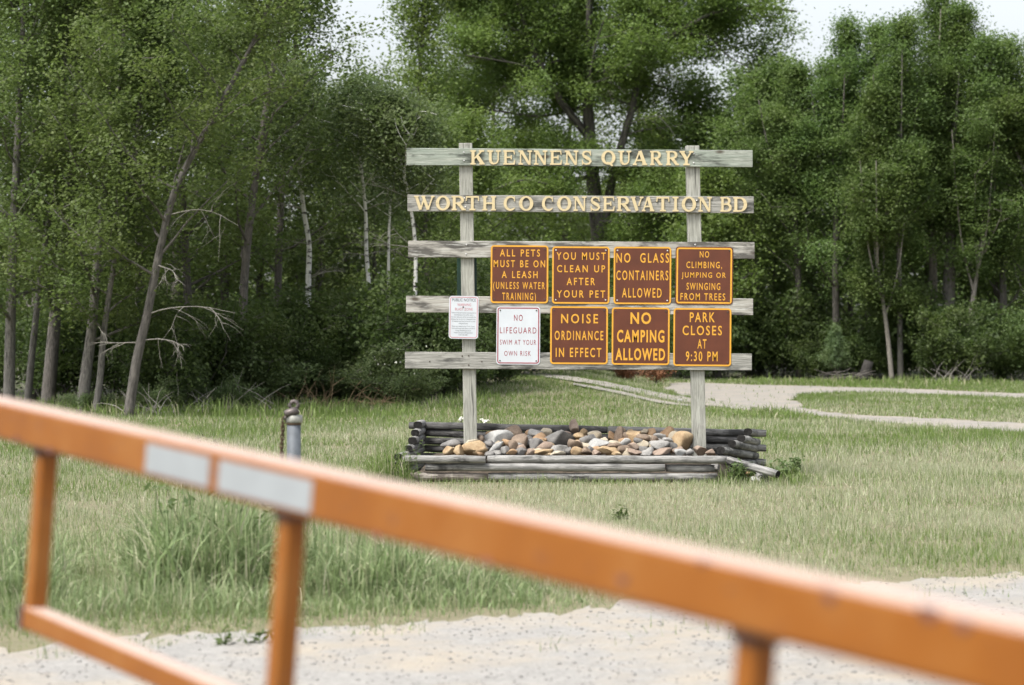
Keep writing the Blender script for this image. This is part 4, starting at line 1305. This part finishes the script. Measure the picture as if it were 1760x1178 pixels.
mid = [
 ('leafy tree behind the left post of the sign', 68.0, [(800,658),(805,500),(800,380),(790,230)], 2.6, .9, 'leaf_mid'),
 ('leafy tree filling the view between the sign posts, left of the big trunk', 93.0, [(920,637),(925,500),(915,380),(905,250)], 3.4, 1.0, 'leaf_mid'),
 ('leafy tree filling the view right of the big trunk', 92.0, [(1130,638),(1125,500),(1130,380),(1140,230)], 3.2, 1.0, 'leaf_mid'),
 ('bright leafy young tree showing just right of the sign frame', 74.0, [(1232,650),(1232,560),(1228,450),(1220,310)], 1.7, 1.4, 'leaf_mid'),
 ('tall loose crowned tree right of the sky gap, left of the big cottonwood', 72.0, [(715,653),(715,480),(712,300),(722,120),(735,-60)], 2.5, 2.2, 'leaf_mid'),
 ('dense tree behind the middle aspens', 64.0, [(600,664),(598,500),(592,350),(590,215)], 2.3, .8, 'leaf_aspen'),
 ('dark stemmed tree right of the sign with sky showing past its crown', 76.0, [(1308,648),(1300,520),(1296,400),(1308,260),(1315,140)], 2.1, 3.6, 'leaf_right'),
 ('forked dark tree behind the right ends of the sign boards', 78.0, [(1290,646),(1275,520),(1300,390),(1335,270),(1352,170)], 2.0, 3.0, 'leaf_right'),
 ('tall leafy tree behind the left limbs of the big cottonwood', 98.0, [(850,634),(850,480),(846,300),(850,120),(850,-80)], 3.6, 4.0, 'leaf_mid'),
 ('tall leafy tree behind the right limbs of the big cottonwood', 98.0, [(1090,634),(1095,480),(1100,300),(1095,120),(1085,-80)], 3.4, 4.0, 'leaf_mid'),
 ('tall leafy tree seen through the fork of the big cottonwood', 101.0, [(970,632),(970,480),(975,300),(985,120),(985,-80)], 3.2, 4.0, 'leaf_mid'),
 ('bushy crowned tree under the long right limb of the big cottonwood', 86.0, [(1200,639),(1200,480),(1205,330),(1190,165)], 2.8, 2.2, 'leaf_mid'),
 ('leafy tree filling the dip between the big cottonwood and the right stand', 90.0, [(1285,636),(1285,480),(1280,330),(1288,150)], 2.7, 2.2, 'leaf_right'),
]
for i, (lb, Y, pts, rad, z0, lm) in enumerate(mid):
    kk = Y/66.0
    plant_tree('leafy_tree', lb, 110+i, trunk_px(pts, Y), M['bark_dark'], M[lm], CG, r0=.15, r1=.04, z0=z0, rad=rad, nl=18, lpc=74, sig=.28*kk, leaf=.096*kk)

# ------------------------------------------------------------------ right stand
RG = 'poplars of the right stand'
right = [
 ('pale green poplar at the left end of the right stand, beside the sky gap', 74.0, [(1375,650),(1372,480),(1365,320),(1368,220),(1372,125)], .12, 1.7, 2.2, 'bark_dark'),
 ('poplar with a thin feathery top, second of the right stand', 73.0, [(1440,652),(1436,480),(1440,300),(1452,200),(1458,50)], .13, 1.8, 1.8, 'bark_dark'),
 ('poplar rising behind the small young conifer', 74.0, [(1490,650),(1494,480),(1500,300),(1505,200),(1510,55)], .12, 1.7, 2.0, 'bark_dark'),
 ('pale slender trunk crossing in front of a straighter one in the right stand', 71.0, [(1533,656),(1527,590),(1518,520),(1505,430),(1500,300),(1515,160)], .085, 1.4, 3.4, 'bark_pale'),
 ('straight brownish poplar trunk beside the pale slender one', 71.5, [(1548,656),(1547,560),(1545,450),(1538,330),(1545,200),(1552,45)], .10, 1.8, 3.2, 'bark_grey'),
 ('tall poplar with the highest top of the right stand', 74.0, [(1600,650),(1604,480),(1600,300),(1605,150),(1612,0)], .17, 2.0, 3.4, 'bark_pale'),
 ('thick forked trunk in the middle of the right stand', 73.0, [(1632,652),(1631,500),(1634,380),(1632,250),(1640,160),(1650,30)], .24, 2.1, 3.8, 'bark_grey'),
 ('short leaning trunk right of the thick forked one', 72.0, [(1652,654),(1664,560),(1676,490),(1690,380),(1700,260),(1702,80)], .10, 1.8, 2.8, 'bark_pale'),
 ('broad poplar near the right edge of the picture', 73.0, [(1722,652),(1724,480),(1718,320),(1728,220),(1732,85)], .14, 2.0, 1.6, 'bark_grey'),
 ('poplar cut by the right edge of the picture', 72.0, [(1780,653),(1782,480),(1778,300),(1785,190),(1790,75)], .14, 2.0, 1.4, 'bark_grey'),
]
upr = lambda t: 0.95*(1-t)**0.75+0.10
for i, (lb, Y, pts, r0, rad, z0, bk) in enumerate(right):
    tk = trunk_px(pts, Y); top = tk[-1]; rr_ = random.Random(900+i)
    leaders = []
    for q in range(4):
        f = rr_.uniform(.35,.6); m_ = catmull2(tk, 6); st = m_[int(f*(len(m_)-1))]
        a_ = q*1.57+rr_.uniform(-.5,.5); d_ = rr_.uniform(.6,1.25); zt = top[2]*rr_.uniform(.74,.98)
        leaders.append(([tuple(st), (st[0]+math.cos(a_)*d_*.6, st[1]+math.sin(a_)*d_*.6, st[2]+(zt-st[2])*.35), (st[0]+math.cos(a_)*d_, st[1]+math.sin(a_)*d_, zt)], r0*.45, .015, 6))
    plant_tree('poplar_tree', lb, 140+i, trunk_px(pts, Y), M[bk], M['leaf_right'], RG, r0=r0, r1=.03, z0=z0+.3, rad=rad, nl=22, lpc=76, sig=.24, leaf=.083, elev=.85, prof=upr, extra_limbs=[(a, b, c, n) for a, b, c, n in leaders])
# poplars of a second row behind: the ones in front hide most of them, nothing tells them apart
proto = plant_tree('poplar_tree', 'half hidden poplar in the shaded second row of the right stand', 170, [(0,0,-.02),(0.1,0,3),(0,0.1,6.5),(0.1,0,10.2)], M['bark_dark'], M['leaf_right'], 'second row poplars on the right',
                   r0=.16, r1=.04, z0=1.2, rad=2.4, nl=24, lpc=44, sig=.34, leaf=.14, elev=.7, prof=upr)
spots = [(1330,80,.60),(1400,82,.72),(1465,80,.80),(1530,83,.85),(1590,80,.9),(1660,82,.9),(1715,80,.82),(1775,81,.8),(1830,78,.85)]
for i, (px, Y, s) in enumerate(spots):
    q = P(px, 0, Y)
    if i == 0: proto.location = (q.x, Y, 0); proto.scale = (s,s,s)
    else: copy_tree(proto, (q.x, Y, 0), i*1.3, s)
protoL = plant_tree('leafy_tree', 'half hidden leafy tree deep in the shade of the left wood', 171, [(0,0,-.02),(0.1,0,2.6),(0,0.1,5.5),(0.1,0,9.0)], M['bark_dark'], M['leaf_left'], 'trees deep in the left wood',
                   r0=.14, r1=.04, z0=.7, rad=2.4, nl=20, lpc=44, sig=.36, leaf=.12)
spots = [(-30,56,1.05),(110,57,1.1),(200,60,1.1),(300,56,1.1),(380,59,1.05),(450,62,1.0),(550,60,.82),(640,62,.72),(735,58,.75),(770,74,.9)]
for i, (px, Y, s) in enumerate(spots):
    q = P(px, 0, Y)
    if i == 0: protoL.location = (q.x, Y, 0); protoL.scale = (s,s,s)
    else: copy_tree(protoL, (q.x, Y, 0), i*1.7, s)

# far wood beyond: one mass of foliage
def far_wood():
    r = np.random.default_rng(5)
    n = 2600
    C = np.stack([r.uniform(-38,40,n), r.uniform(110,124,n), r.uniform(0.2,8.4,n)*(0.75+0.35*r.random(n))], 1)
    cs = np.repeat(np.arange(n), 26)
    cent = C[cs] + r.normal(size=(len(cs),3))*np.array([.7,.7,.5])
    cent = cent[cent[:,2] > 0]
    return leaf_mesh('far_wood', cent, .36, r)
fw = link('far_wood', far_wood(), M['leaf_shrub'])
tag(fw, 'dark mass of foliage of the far wood behind all the trunks', 'wood', None, 'stuff')

# ------------------------------------------------------------------ shrubs along the wood edge
def shrub_proto(name, label, seed, h, spread, lpc, leafsz, lm, group, stems=7):
    r = np.random.default_rng(seed)
    mb = MB(); cl = []
    for k in range(stems):
        a = 6.283*k/stems + r.normal()*.3; e = r.uniform(.7,1.35)
        L = h*r.uniform(.7,1.1)
        pts = branch(r, (r.normal()*.06, r.normal()*.06, 0), (math.cos(a)*math.cos(e)*spread, math.sin(a)*math.cos(e)*spread, math.sin(e)), L, 0.1, .14, 6)
        mb.tube(pts, [.016*(1-.8*j/6) for j in range(7)], n=4, cap=False)
        for j in range(2,7):
            cl.append(pts[j])
            for _ in range(2):
                d = r.normal(size=3); d[2] = abs(d[2])*.6
                tw = branch(r, pts[j], d, L*r.uniform(.15,.32), .1, .2, 3)
                mb.tube(tw, [.006,.005,.004,.002], n=3, cap=False)
                cl += [tw[-1], tw[-2]]
    C = np.array(cl)
    cs = np.repeat(np.arange(len(C)), r.poisson(lpc, len(C)))
    cent = C[cs] + r.normal(size=(len(cs),3))*np.array([1,1,.8])*h*.085
    cent = cent[cent[:,2] > 0.03]
    root = empty(name, (0,0,0), label, 'shrub', group)
    mb.build('stems', M['bark_grey'], root)
    link('foliage', leaf_mesh('foliage', cent, leafsz, r), lm, root)
    return root
def scatter(proto, spots, seed):
    r = random.Random(seed)
    for i, (px, py, s) in enumerate(spots):
        x, Y = G(px, py)
        if i == 0:
            proto.location = (x, Y, float(gz(x,Y))); proto.scale = (s,s,s); proto.rotation_euler = (0,0,r.uniform(0,6))
        else: copy_tree(proto, (x, Y, float(gz(x,Y))), r.uniform(0,6.28), s*r.uniform(.9,1.1))
_sr = random.Random(21)
def along_edge(x0, x1, step, back, smin, smax):
    out = []
    x = x0
    ex = [p[0] for p in wood_edge_px]; ey = [p[1] for p in wood_edge_px]
    while x < x1:
        py = float(np.interp(x, ex, ey)) - _sr.uniform(*back)
        out.append((x+_sr.uniform(-step*.3,step*.3), py, _sr.uniform(smin,smax)))
        x += step
    return out
SGL = 'shrubs along the foot of the left wood'
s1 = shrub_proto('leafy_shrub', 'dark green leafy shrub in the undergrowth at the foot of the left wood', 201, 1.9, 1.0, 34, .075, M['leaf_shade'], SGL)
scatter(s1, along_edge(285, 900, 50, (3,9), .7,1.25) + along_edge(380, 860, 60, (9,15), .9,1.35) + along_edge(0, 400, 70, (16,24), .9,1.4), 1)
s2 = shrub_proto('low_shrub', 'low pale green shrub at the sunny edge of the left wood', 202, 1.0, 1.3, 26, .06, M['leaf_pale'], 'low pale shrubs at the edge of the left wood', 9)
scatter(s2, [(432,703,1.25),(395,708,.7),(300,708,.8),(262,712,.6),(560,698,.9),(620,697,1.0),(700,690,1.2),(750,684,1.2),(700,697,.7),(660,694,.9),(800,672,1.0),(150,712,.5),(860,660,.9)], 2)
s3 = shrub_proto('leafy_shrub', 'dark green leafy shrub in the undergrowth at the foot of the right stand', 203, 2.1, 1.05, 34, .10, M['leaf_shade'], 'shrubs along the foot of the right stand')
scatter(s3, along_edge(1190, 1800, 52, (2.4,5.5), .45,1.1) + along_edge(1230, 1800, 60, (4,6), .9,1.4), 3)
s4 = shrub_proto('leafy_shrub', 'leafy shrub in the undergrowth at the foot of the trees behind the sign', 204, 1.9, 1.05, 34, .095, M['leaf_shrub'], 'shrubs behind the sign')
scatter(s4, along_edge(900, 1190, 40, (1.5,3.5), .8,1.3) + along_edge(880, 1190, 50, (3,5), 1.0,1.5), 4)
# white blossoming shrub by the boards
s5 = shrub_proto('blossoming_shrub', 'shrub dotted with white blossom left of the lowest sign board', 205, 1.3, 1.1, 22, .06, M['leaf_pale'], None, 7)
x, Y = G(686, 696); s5.location = (x, Y, float(gz(x,Y)))
r = np.random.default_rng(8)
bl = np.stack([r.normal(0,.35,160), r.normal(0,.3,160), r.uniform(.5,1.25,160)], 1)[:60]
link('blossom', leaf_mesh('blossom', bl, .05, r, .8, .9), plain('white_petal', (0.75,0.75,0.66), 0.6, 0.05), s5)

# small young conifer in front of the right stand
def conifer(name, label, px, py, h, lm, seed, spread=.55, n=700, per=9, low=.18):
    r = np.random.default_rng(seed)
    x, Y = G(px, py)
    root = empty(name, (x, Y, float(gz(x,Y))), label, 'tree')
    mb = MB(); mb.tube([(0,0,0),(0.02,0,h*.5),(0,0,h*.98)], [.04,.025,.006], n=6)
    cl = []
    for k in range(46):
        z = h*(low+(.98-low)*k/46); a = 2.4*k; L = spread*h*(1.08-(k/46)**1.2)*r.uniform(.7,1.1)*.6
        pts = branch(r, (0,0,z), (math.cos(a), math.sin(a), .45), L, .25, .08, 4)
        mb.tube(pts, [.010,.008,.006,.004,.002], n=3, cap=False)
        for t in np.linspace(.25,1,per): 
            fi = t*4; i = min(int(fi),3); cl.append(pts[i]+(pts[i+1]-pts[i])*(fi-i))
    C = np.array(cl); cs = np.repeat(np.arange(len(C)), 9)
    cent = C[cs]+r.normal(size=(len(cs),3))*.055
    o = link('trunk', mb.mesh('trunk'), M['bark_dark'], root)
    link('crown', leaf_mesh('crown', cent, .10, r, .2, .25), lm, root)
    return root
conifer('young_conifer', 'small feathery light green young conifer in front of the right stand', 1436, 654.5, 1.7, M['needle'], 301)
dc = conifer('dead_cedar', 'rusty brown dead cedar bush just right of the sign base, half behind the boards', 1128, 661, 1.25, M['dead_needle'], 302, .8, low=.03)
dc2 = conifer('dead_cedar', 'smaller rusty dead cedar bush left of the larger one', 1075, 655, .8, M['dead_needle'], 303, .8, low=.03)
M['bark_shaded'] = bark_mat('shaded_bark', (0.012,0.011,0.010), (0.045,0.04,0.035))  # stump bark near black, its shade under the trees put into the colour
# stump and dead wood
x, Y = G(1487, 655.5)
mb = MB()
mb.tube([(x-.05,Y,-.02),(x-.02,Y,.12),(x+.05,Y,.4),(x+.12,Y,.62)], [.22,.18,.16,.15], n=12)
mb.tube([(x-.2,Y-.05,0),(x-.35,Y-.1,.1),(x-.6,Y-.1,.05)], [.1,.08,.03], n=7)
o = mb.build('tree_stump', M['bark_shaded'], None, loc=(x,Y,0)); tag(o, 'dark leaning tree stump at the foot of the right stand', 'stump')
x, Y = G(1450, 656)
mb = MB(); r = np.random.default_rng(77)
for k in range(16):
    a = r.uniform(-.5,.5); q = np.array([x+r.normal()*.35, Y+r.normal()*.15, .05+abs(r.normal())*.1])
    b = branch(r, q, (math.cos(a)*r.choice((-1,1)), r.normal()*.3, r.uniform(0,.35)), r.uniform(.5,1.1), -.1, .15, 4)
    mb.tube(b, [.022,.018,.014,.01,.005], n=5)
o = mb.build('brush_pile', M['bark_dark'], None, loc=(x,Y,0)); tag(o, 'grey heap of cut brushwood beside the tree stump', 'brushwood')
def brush(px, py, wx, h, n, mat, label, seed):
    x, Y = G(px, py); mb = MB(); r = np.random.default_rng(seed)
    for k in range(n):
        q = np.array([x+r.normal()*wx, Y+r.normal()*.2, .02+float(gz(x,Y))])
        a = r.uniform(0,6.28); e = r.uniform(.1,1.1)
        b = branch(r, q, (math.cos(a)*math.cos(e), math.sin(a)*math.cos(e)*.5, math.sin(e)), h*r.uniform(.5,1.2), -.6, .15, 5)
        mb.tube(b, [.012,.010,.008,.006,.004,.002], n=4, cap=False)
    o = mb.build('dry_brush', mat, None, loc=(x,Y,0)); tag(o, label, 'brushwood')
M['straw'] = plain('dry_straw', (0.30,0.22,0.13), 0.9, 0.3, 5)
brush(545, 703, .35, .8, 40, M['straw'], 'tangle of reddish dry stems right of the latch post top at the wood edge', 401)
brush(670, 699, .3, .75, 36, M['straw'], 'arching dry grass stems at the wood edge below the third aspen', 402)
brush(380, 709, .5, .9, 40, M['deadwood'], 'grey dead brushwood at the wood edge right of the leaning cottonwood', 403)
brush(1632, 657, .4, .9, 30, M['deadwood'], 'grey dead shrub in front of the thick forked trunk', 404)
brush(255, 715, .4, .7, 24, M['deadwood'], 'fallen grey twigs at the foot of the leaning cottonwood', 405)

# ------------------------------------------------------------------ grass
BM = blade_mat('grass_blade')
def vnoise(x, y, s, seed):
    r = np.random.default_rng(seed); g = r.random((64,64))
    xx, yy = x*s+1000.3, y*s+1000.7
    i, j = np.floor(xx).astype(int), np.floor(yy).astype(int); u, v = xx-i, yy-j
    u, v = u*u*(3-2*u), v*v*(3-2*v)
    q = lambda a, b: g[a % 64, b % 64]
    return (q(i,j)*(1-u)+q(i+1,j)*u)*(1-v)+(q(i,j+1)*(1-u)+q(i+1,j+1)*u)*v
def blades(x, y, h, wd, col, r, segs=1, bend=0.35):
    """grass blades; segs 1 -> one triangle, else a bent tapering strip ending in a point"""
    n = len(x); z0 = gz(x, y)-.003
    a = r.uniform(0, 6.283, n); la = r.uniform(0, 6.283, n); ln = np.abs(r.normal(0, bend, n))
    wx, wy = np.cos(a)*wd/2, np.sin(a)*wd/2
    if segs == 1:
        v = np.empty((n,3,3), np.float32)
        v[:,0] = np.stack([x-wx, y-wy, z0],1); v[:,1] = np.stack([x+wx, y+wy, z0],1)
        v[:,2] = np.stack([x+np.cos(la)*ln*h, y+np.sin(la)*ln*h, h*np.sqrt(np.maximum(.15,1-ln**2))+z0],1)
        return v.reshape(-1,3), np.arange(3*n).reshape(-1,3), np.repeat(col,3,0)
    rows = []
    for k in range(segs+1):
        t = k/segs
        out = ln*h*t**2.2; z = h*(t-0.55*np.minimum(ln,1.2)*t**3) + z0
        cx, cyy = x+np.cos(la)*out, y+np.sin(la)*out
        tw = (1-t**1.6)*1.0 + 0.02
        rows += [np.stack([cx-wx*tw, cyy-wy*tw, z],1), np.stack([cx+wx*tw, cyy+wy*tw, z],1)]
    v = np.stack(rows,1).astype(np.float32)
    m = 2*(segs+1)
    f = np.concatenate([np.array([[2*k,2*k+1,2*k+3,2*k+2]]) for k in range(segs)])
    faces = (np.arange(n)[:,None,None]*m + f[None]).reshape(-1,4)
    return v.reshape(-1,3), faces, np.repeat(col,m,0)
def colour(r, n, pal, wts):
    pal = np.array(pal); idx = r.choice(len(pal), n, p=np.array(wts)/np.sum(wts))
    c = pal[idx]*r.uniform(.8,1.2,(n,1)); return np.concatenate([np.clip(c,0,1), np.ones((n,1))],1)
holes = [(road_poly, .012), (rutA_poly, .16), (rutB_poly, .20)]
plan_poly = [(-1.27,23.78),(2.75,23.66),(2.85,25.5),(-1.1,25.6)]
def lawn():
    r = np.random.default_rng(31)
    V, Fc, Cc = [], [], []
    base = 0
    bands = [(11.0,15,1500,.0055,.075),(15,20,1250,.0055,.07),(20,27,850,.007,.07),(27,38,430,.011,.075),(38,56,260,.016,.065),(56,86,130,.024,.065)]
    for (Y0, Y1, den, wd, hh) in bands:
        Wm = (Y1*0.245+1.2)*2
        n = int(den*Wm*(Y1-Y0))
        x = r.uniform(-Wm/2, Wm/2, n); y = r.uniform(Y0, Y1, n)
        keep = np.abs(x) < y*0.245+1.0
        x, y = x[keep], y[keep]
        ed = edge_dist(lot_edge, x, y)
        lot = inside(lot_poly, x, y)
        bad = lot & (r.random(len(x)) > .6*np.exp(-ed/.38)*(vnoise(x,y,1.7,9) > .42))
        for hp, frac in holes:
            bad |= inside(hp, x, y) & (r.random(len(x)) > frac)
        bad |= inside(plan_poly, x, y)
        ex = np.array([p[0] for p in wood_edge]); eyy = np.array([p[1] for p in wood_edge])
        px = 880+x/y*F
        lim = np.interp(px, [p[0] for p in wood_edge_px], [p[1] for p in wood_edge_px])
        pyy = HZ+(CAMZ-gz(x,y))*F/y
        bad |= (pyy < lim-1.5) & (r.random(len(x)) > .12)
        ed = edge_dist(lot_edge, x, y)
        bad |= ~lot & (r.random(len(x)) > np.clip(ed/.9+(vnoise(x,y,1.5,12)-.35)*1.1, .05, 1))
        x, y = x[~bad], y[~bad]; n = len(x)
        thin = (vnoise(x, y, 1.15, 21) > .84) & (r.random(n) < .6)
        x, y = x[~thin], y[~thin]; n = len(x)
        n1 = vnoise(x, y, .55, 1); n2 = vnoise(x, y, .16, 2); n3 = vnoise(x, y, 1.9, 3)
        pyy = HZ+(CAMZ-gz(x,y))*F/y; px = 880+x/y*F
        # straw share: high on the mown stretch around and before the planter, low behind it
        dry = np.clip(np.interp(pyy, [640,700,760,800,850,900,980,1100], [.05,.10,.22,.46,.62,.66,.55,.45]) + (n1-.5)*1.0 + (n2-.5)*.9 + .09, .03, .95)
        dry = np.where(px < 640, dry*np.interp(pyy,[700,800,830,900,1000],[.6,.9,1.0,.7,.5]), dry)
        c_g = colour(r, n, [(.125,.195,.042),(.160,.238,.058),(.195,.262,.086),(.145,.205,.080)], [3,3,2,2])
        c_d = colour(r, n, [(.37,.39,.24),(.45,.46,.32),(.31,.355,.205),(.54,.53,.40)], [3,2,3,1])
        isd = r.random(n) < dry
        col = np.where(isd[:,None], c_d, c_g)
        h = hh*(0.55+0.9*n3)*r.uniform(.6,1.35,n)*np.interp(pyy,[640,720,800,860,950,1050],[1.3,1.2,1.1,.95,1.0,1.0])
        h *= np.clip(.4+edge_dist(lot_edge, x, y)/.9, 0, 1)
        v, f, c = blades(x, y, h, wd*r.uniform(.6,1.3,n), col, r, 1, .45)
        V.append(v); Fc.append(f+base); Cc.append(c); base += len(v)
    return np_mesh('lawn_grass', np.concatenate(V), np.concatenate(Fc), 3, {'col': ('FLOAT_COLOR', np.concatenate(Cc))})
o = link('lawn_grass', lawn(), BM); tag(o, 'short mixed green and straw coloured grass covering the clearing', 'grass', None, 'stuff')

def tall(name, label, regions, seed, pal, wts, hmul=1.0, bend=.7):
    """regions: (px0,px1,Ynear,Yfar,count,height,width)"""
    r = np.random.default_rng(seed); V, Fc, Cc = [], [], []; base = 0
    for (p0, p1, Ya, Yb, n, h, wd) in regions:
        y = r.uniform(Ya, Yb, n); px = r.uniform(p0, p1, n)
        edge = np.minimum(px-p0, p1-px)/max(1,(p1-p0)*.25)
        x = (px-880)/F*y
        cl = vnoise(x, y, 2.6, seed+3)
        hh = h*r.uniform(.45,1.1,n)*np.clip(.35+.65*edge+.1,.3,1)*(0.55+.8*cl)*hmul
        ok = ~inside(lot_poly, x, y) | (r.random(n) < .3*np.exp(-edge_dist(lot_edge, x, y)/.15))
        ed = edge_dist(lot_edge, x, y)
        ok &= r.random(n) < np.clip(ed/.8+(vnoise(x,y,1.8,14)-.4)*1.2, .02, 1)
        hh = hh*np.clip(.35+ed/1.3, 0, 1)
        ok &= ~(inside(rutA_poly, x, y) | inside(rutB_poly, x, y) | inside(road_poly, x, y)); x, y, hh = x[ok], y[ok], hh[ok]
        col = colour(r, len(x), pal, wts)
        v, f, c = blades(x, y, hh, wd*r.uniform(.6,1.2,len(x)), col, r, 5, bend)
        V.append(v); Fc.append(f+base); Cc.append(c); base += len(v)
    me = np_mesh(name, np.concatenate(V), np.concatenate(Fc), 4, {'col': ('FLOAT_COLOR', np.concatenate(Cc))}, smooth=True)
    o = link(name, me, BM); tag(o, label, 'grass', None, 'stuff'); return o
tall('tall_grass', 'tall blue green grass growing along the gravel edge behind the gate',
     [(-160,1100,12.0,13.6,4600,.13,.007),(-140,1010,12.6,14.2,4200,.24,.009),(-120,130,13.2,14.8,1400,.52,.014),(210,470,13.5,14.9,2000,.68,.019),(440,760,13.3,14.6,1500,.46,.015),(620,930,13.0,14.2,1200,.34,.013),(-100,640,14.6,17,2200,.22,.007)],
     41, [(.175,.240,.095),(.225,.300,.135),(.285,.350,.175),(.36,.39,.22),(.46,.45,.31)], [2.5,3,2.5,1.5,1])
tall('edge_grass', 'longer green grass along the foot of the wood and the planter',
     [(-60,720,41,47,5200,.38,.020),(630,712,23.4,24.6,620,.46,.009),(1225,1390,23.1,24.4,520,.24,.009),(690,1240,23.45,23.72,700,.13,.006),(640,860,43,50,1200,.30,.022),(1180,1800,64,70,2200,.28,.03),(1180,1420,40,44,900,.22,.018)],
     42, [(.130,.200,.045),(.170,.245,.065),(.215,.275,.100),(.36,.35,.22)], [3,3,2,1.3])

# loose pebbles on the gravel
def pebbles():
    r = np.random.default_rng(51)
    n = 5000
    y = 9.2+r.random(n)**1.0*6.2; x = r.uniform(-1,1,n)*(y*.245+.6)
    ok = inside(lot_poly, x, y); x, y = x[ok], y[ok]; n = len(x)
    v0, f0 = ico(1)
    s = np.abs(r.normal(.002,.003,n))+.003
    V = (v0[None]*s[:,None,None]*r.uniform(.6,1.3,(n,1,3))*np.array([1.2,1.2,.7]) + v0[None]*0 + np.stack([x,y,np.full(n,.006)],1)[:,None,:])
    Fc = f0[None]+np.arange(n)[:,None,None]*len(v0)
    g = r.uniform(.20,.32,n)[:,None]*np.array([1.0,.96,.90])*np.where(r.random(n)<.35, .75, 1)[:,None]
    c = np.concatenate([g, np.ones((n,1))],1)
    return np_mesh('pebbles', V.reshape(-1,3), Fc.reshape(-1,3), 3, {'col': ('FLOAT_COLOR', np.repeat(c,len(v0),0))})
q = NT('pebble')
at = q.n('ShaderNodeAttribute', attribute_name='col'); q.l(at.outputs['Color'], q.b.inputs['Base Color']); q.b.inputs['Roughness'].default_value = .9
o = link('pebbles', pebbles(), q.m); tag(o, 'loose grey and cream pebbles strewn over the pale gravel', 'pebbles', None, 'stuff')

# small white yarrow heads in the grass
def yarrow(px, py, Y, s, label, seed, n=3):
    r = np.random.default_rng(seed)
    c = P(px, py, Y)
    root = empty('yarrow_plant', (c.x, Y, 0), label, 'flower', None)
    ms, mf = MB(), MB()
    for k in range(n):
        t = np.array([r.normal()*s*.8, r.normal()*.05, c.z + r.normal()*.015])
        ms.tube([(0,0,0),(t[0]*.6,t[1]*.6,t[2]*.6),tuple(t)], [.004,.003,.003], n=4)
        for j in range(16):
            q_ = t+np.array([r.normal()*s*.45, r.normal()*s*.45, r.normal()*.006])
            mf.tube([tuple(q_-np.array([0,0,.004])), tuple(q_+np.array([0,0,.006]))], [.010,.008], n=5)
    link('stem', ms.mesh('stem'), M['leaf_shrub'], root)
    link('blossom', mf.mesh('blossom'), M['petal'], root)
M['petal'] = plain('white_petal', (0.78,0.78,0.70), 0.6, 0.05)
yarrow(793, 721, 26.4, .022, 'white flower head peeping out left of the left post', 1)
yarrow(834, 725, 26.4, .03, 'white flower head just right of the left post behind the planter', 2)
# leafy weeds at the planter's ends
def weed(px, py, h, n, label, seed, lm='leaf_pale', lf=.07):
    r = np.random.default_rng(seed)
    x, Y = G(px, py)
    root = empty('leafy_weed', (x, Y, 0), label, 'weed')
    mb = MB(); cl = []
    for k in range(n):
        a = r.uniform(0,6.28)
        pts = branch(r, (r.normal()*.06, r.normal()*.06, 0), (math.cos(a)*.4, math.sin(a)*.4, 1), h*r.uniform(.6,1.1), .0, .12, 5)
        mb.tube(pts, [.005,.005,.004,.003,.003,.002], n=4, cap=False)
        cl += pts[1:]
    C = np.array(cl); cs = np.repeat(np.arange(len(C)), 5)
    cent = C[cs]+r.normal(size=(len(cs),3))*.03
    link('stem', mb.mesh('stem'), M[lm], root)
    link('foliage', leaf_mesh('foliage', cent, lf, r, .5, .45), M[lm], root)
weed(1352, 826, .26, 9, 'leafy green weed beside the fallen timber', 501)
weed(1270, 832, .20, 8, 'low leafy weed in front of the broken corner of the planter', 502)
weed(712, 830, .42, 6, 'tall pale weed growing in front of the left corner of the planter', 503, lf=.05)
weed(350, 1010, .72, 8, 'tall leafy weed in the blue green grass below the reflective tape', 504, lf=.062)
weed(355, 800, .35, 5, 'small bright weed in the lawn just above the gate rail left of the latch post', 505)
weed(1070, 893, .07, 6, 'low dark green weed in the mown grass in front of the planter', 506, 'leaf_shrub', .04)
weed(437, 1108, .07, 3, 'small green weed in the gravel left of the middle gate upright', 507, 'leaf_shrub', .05)
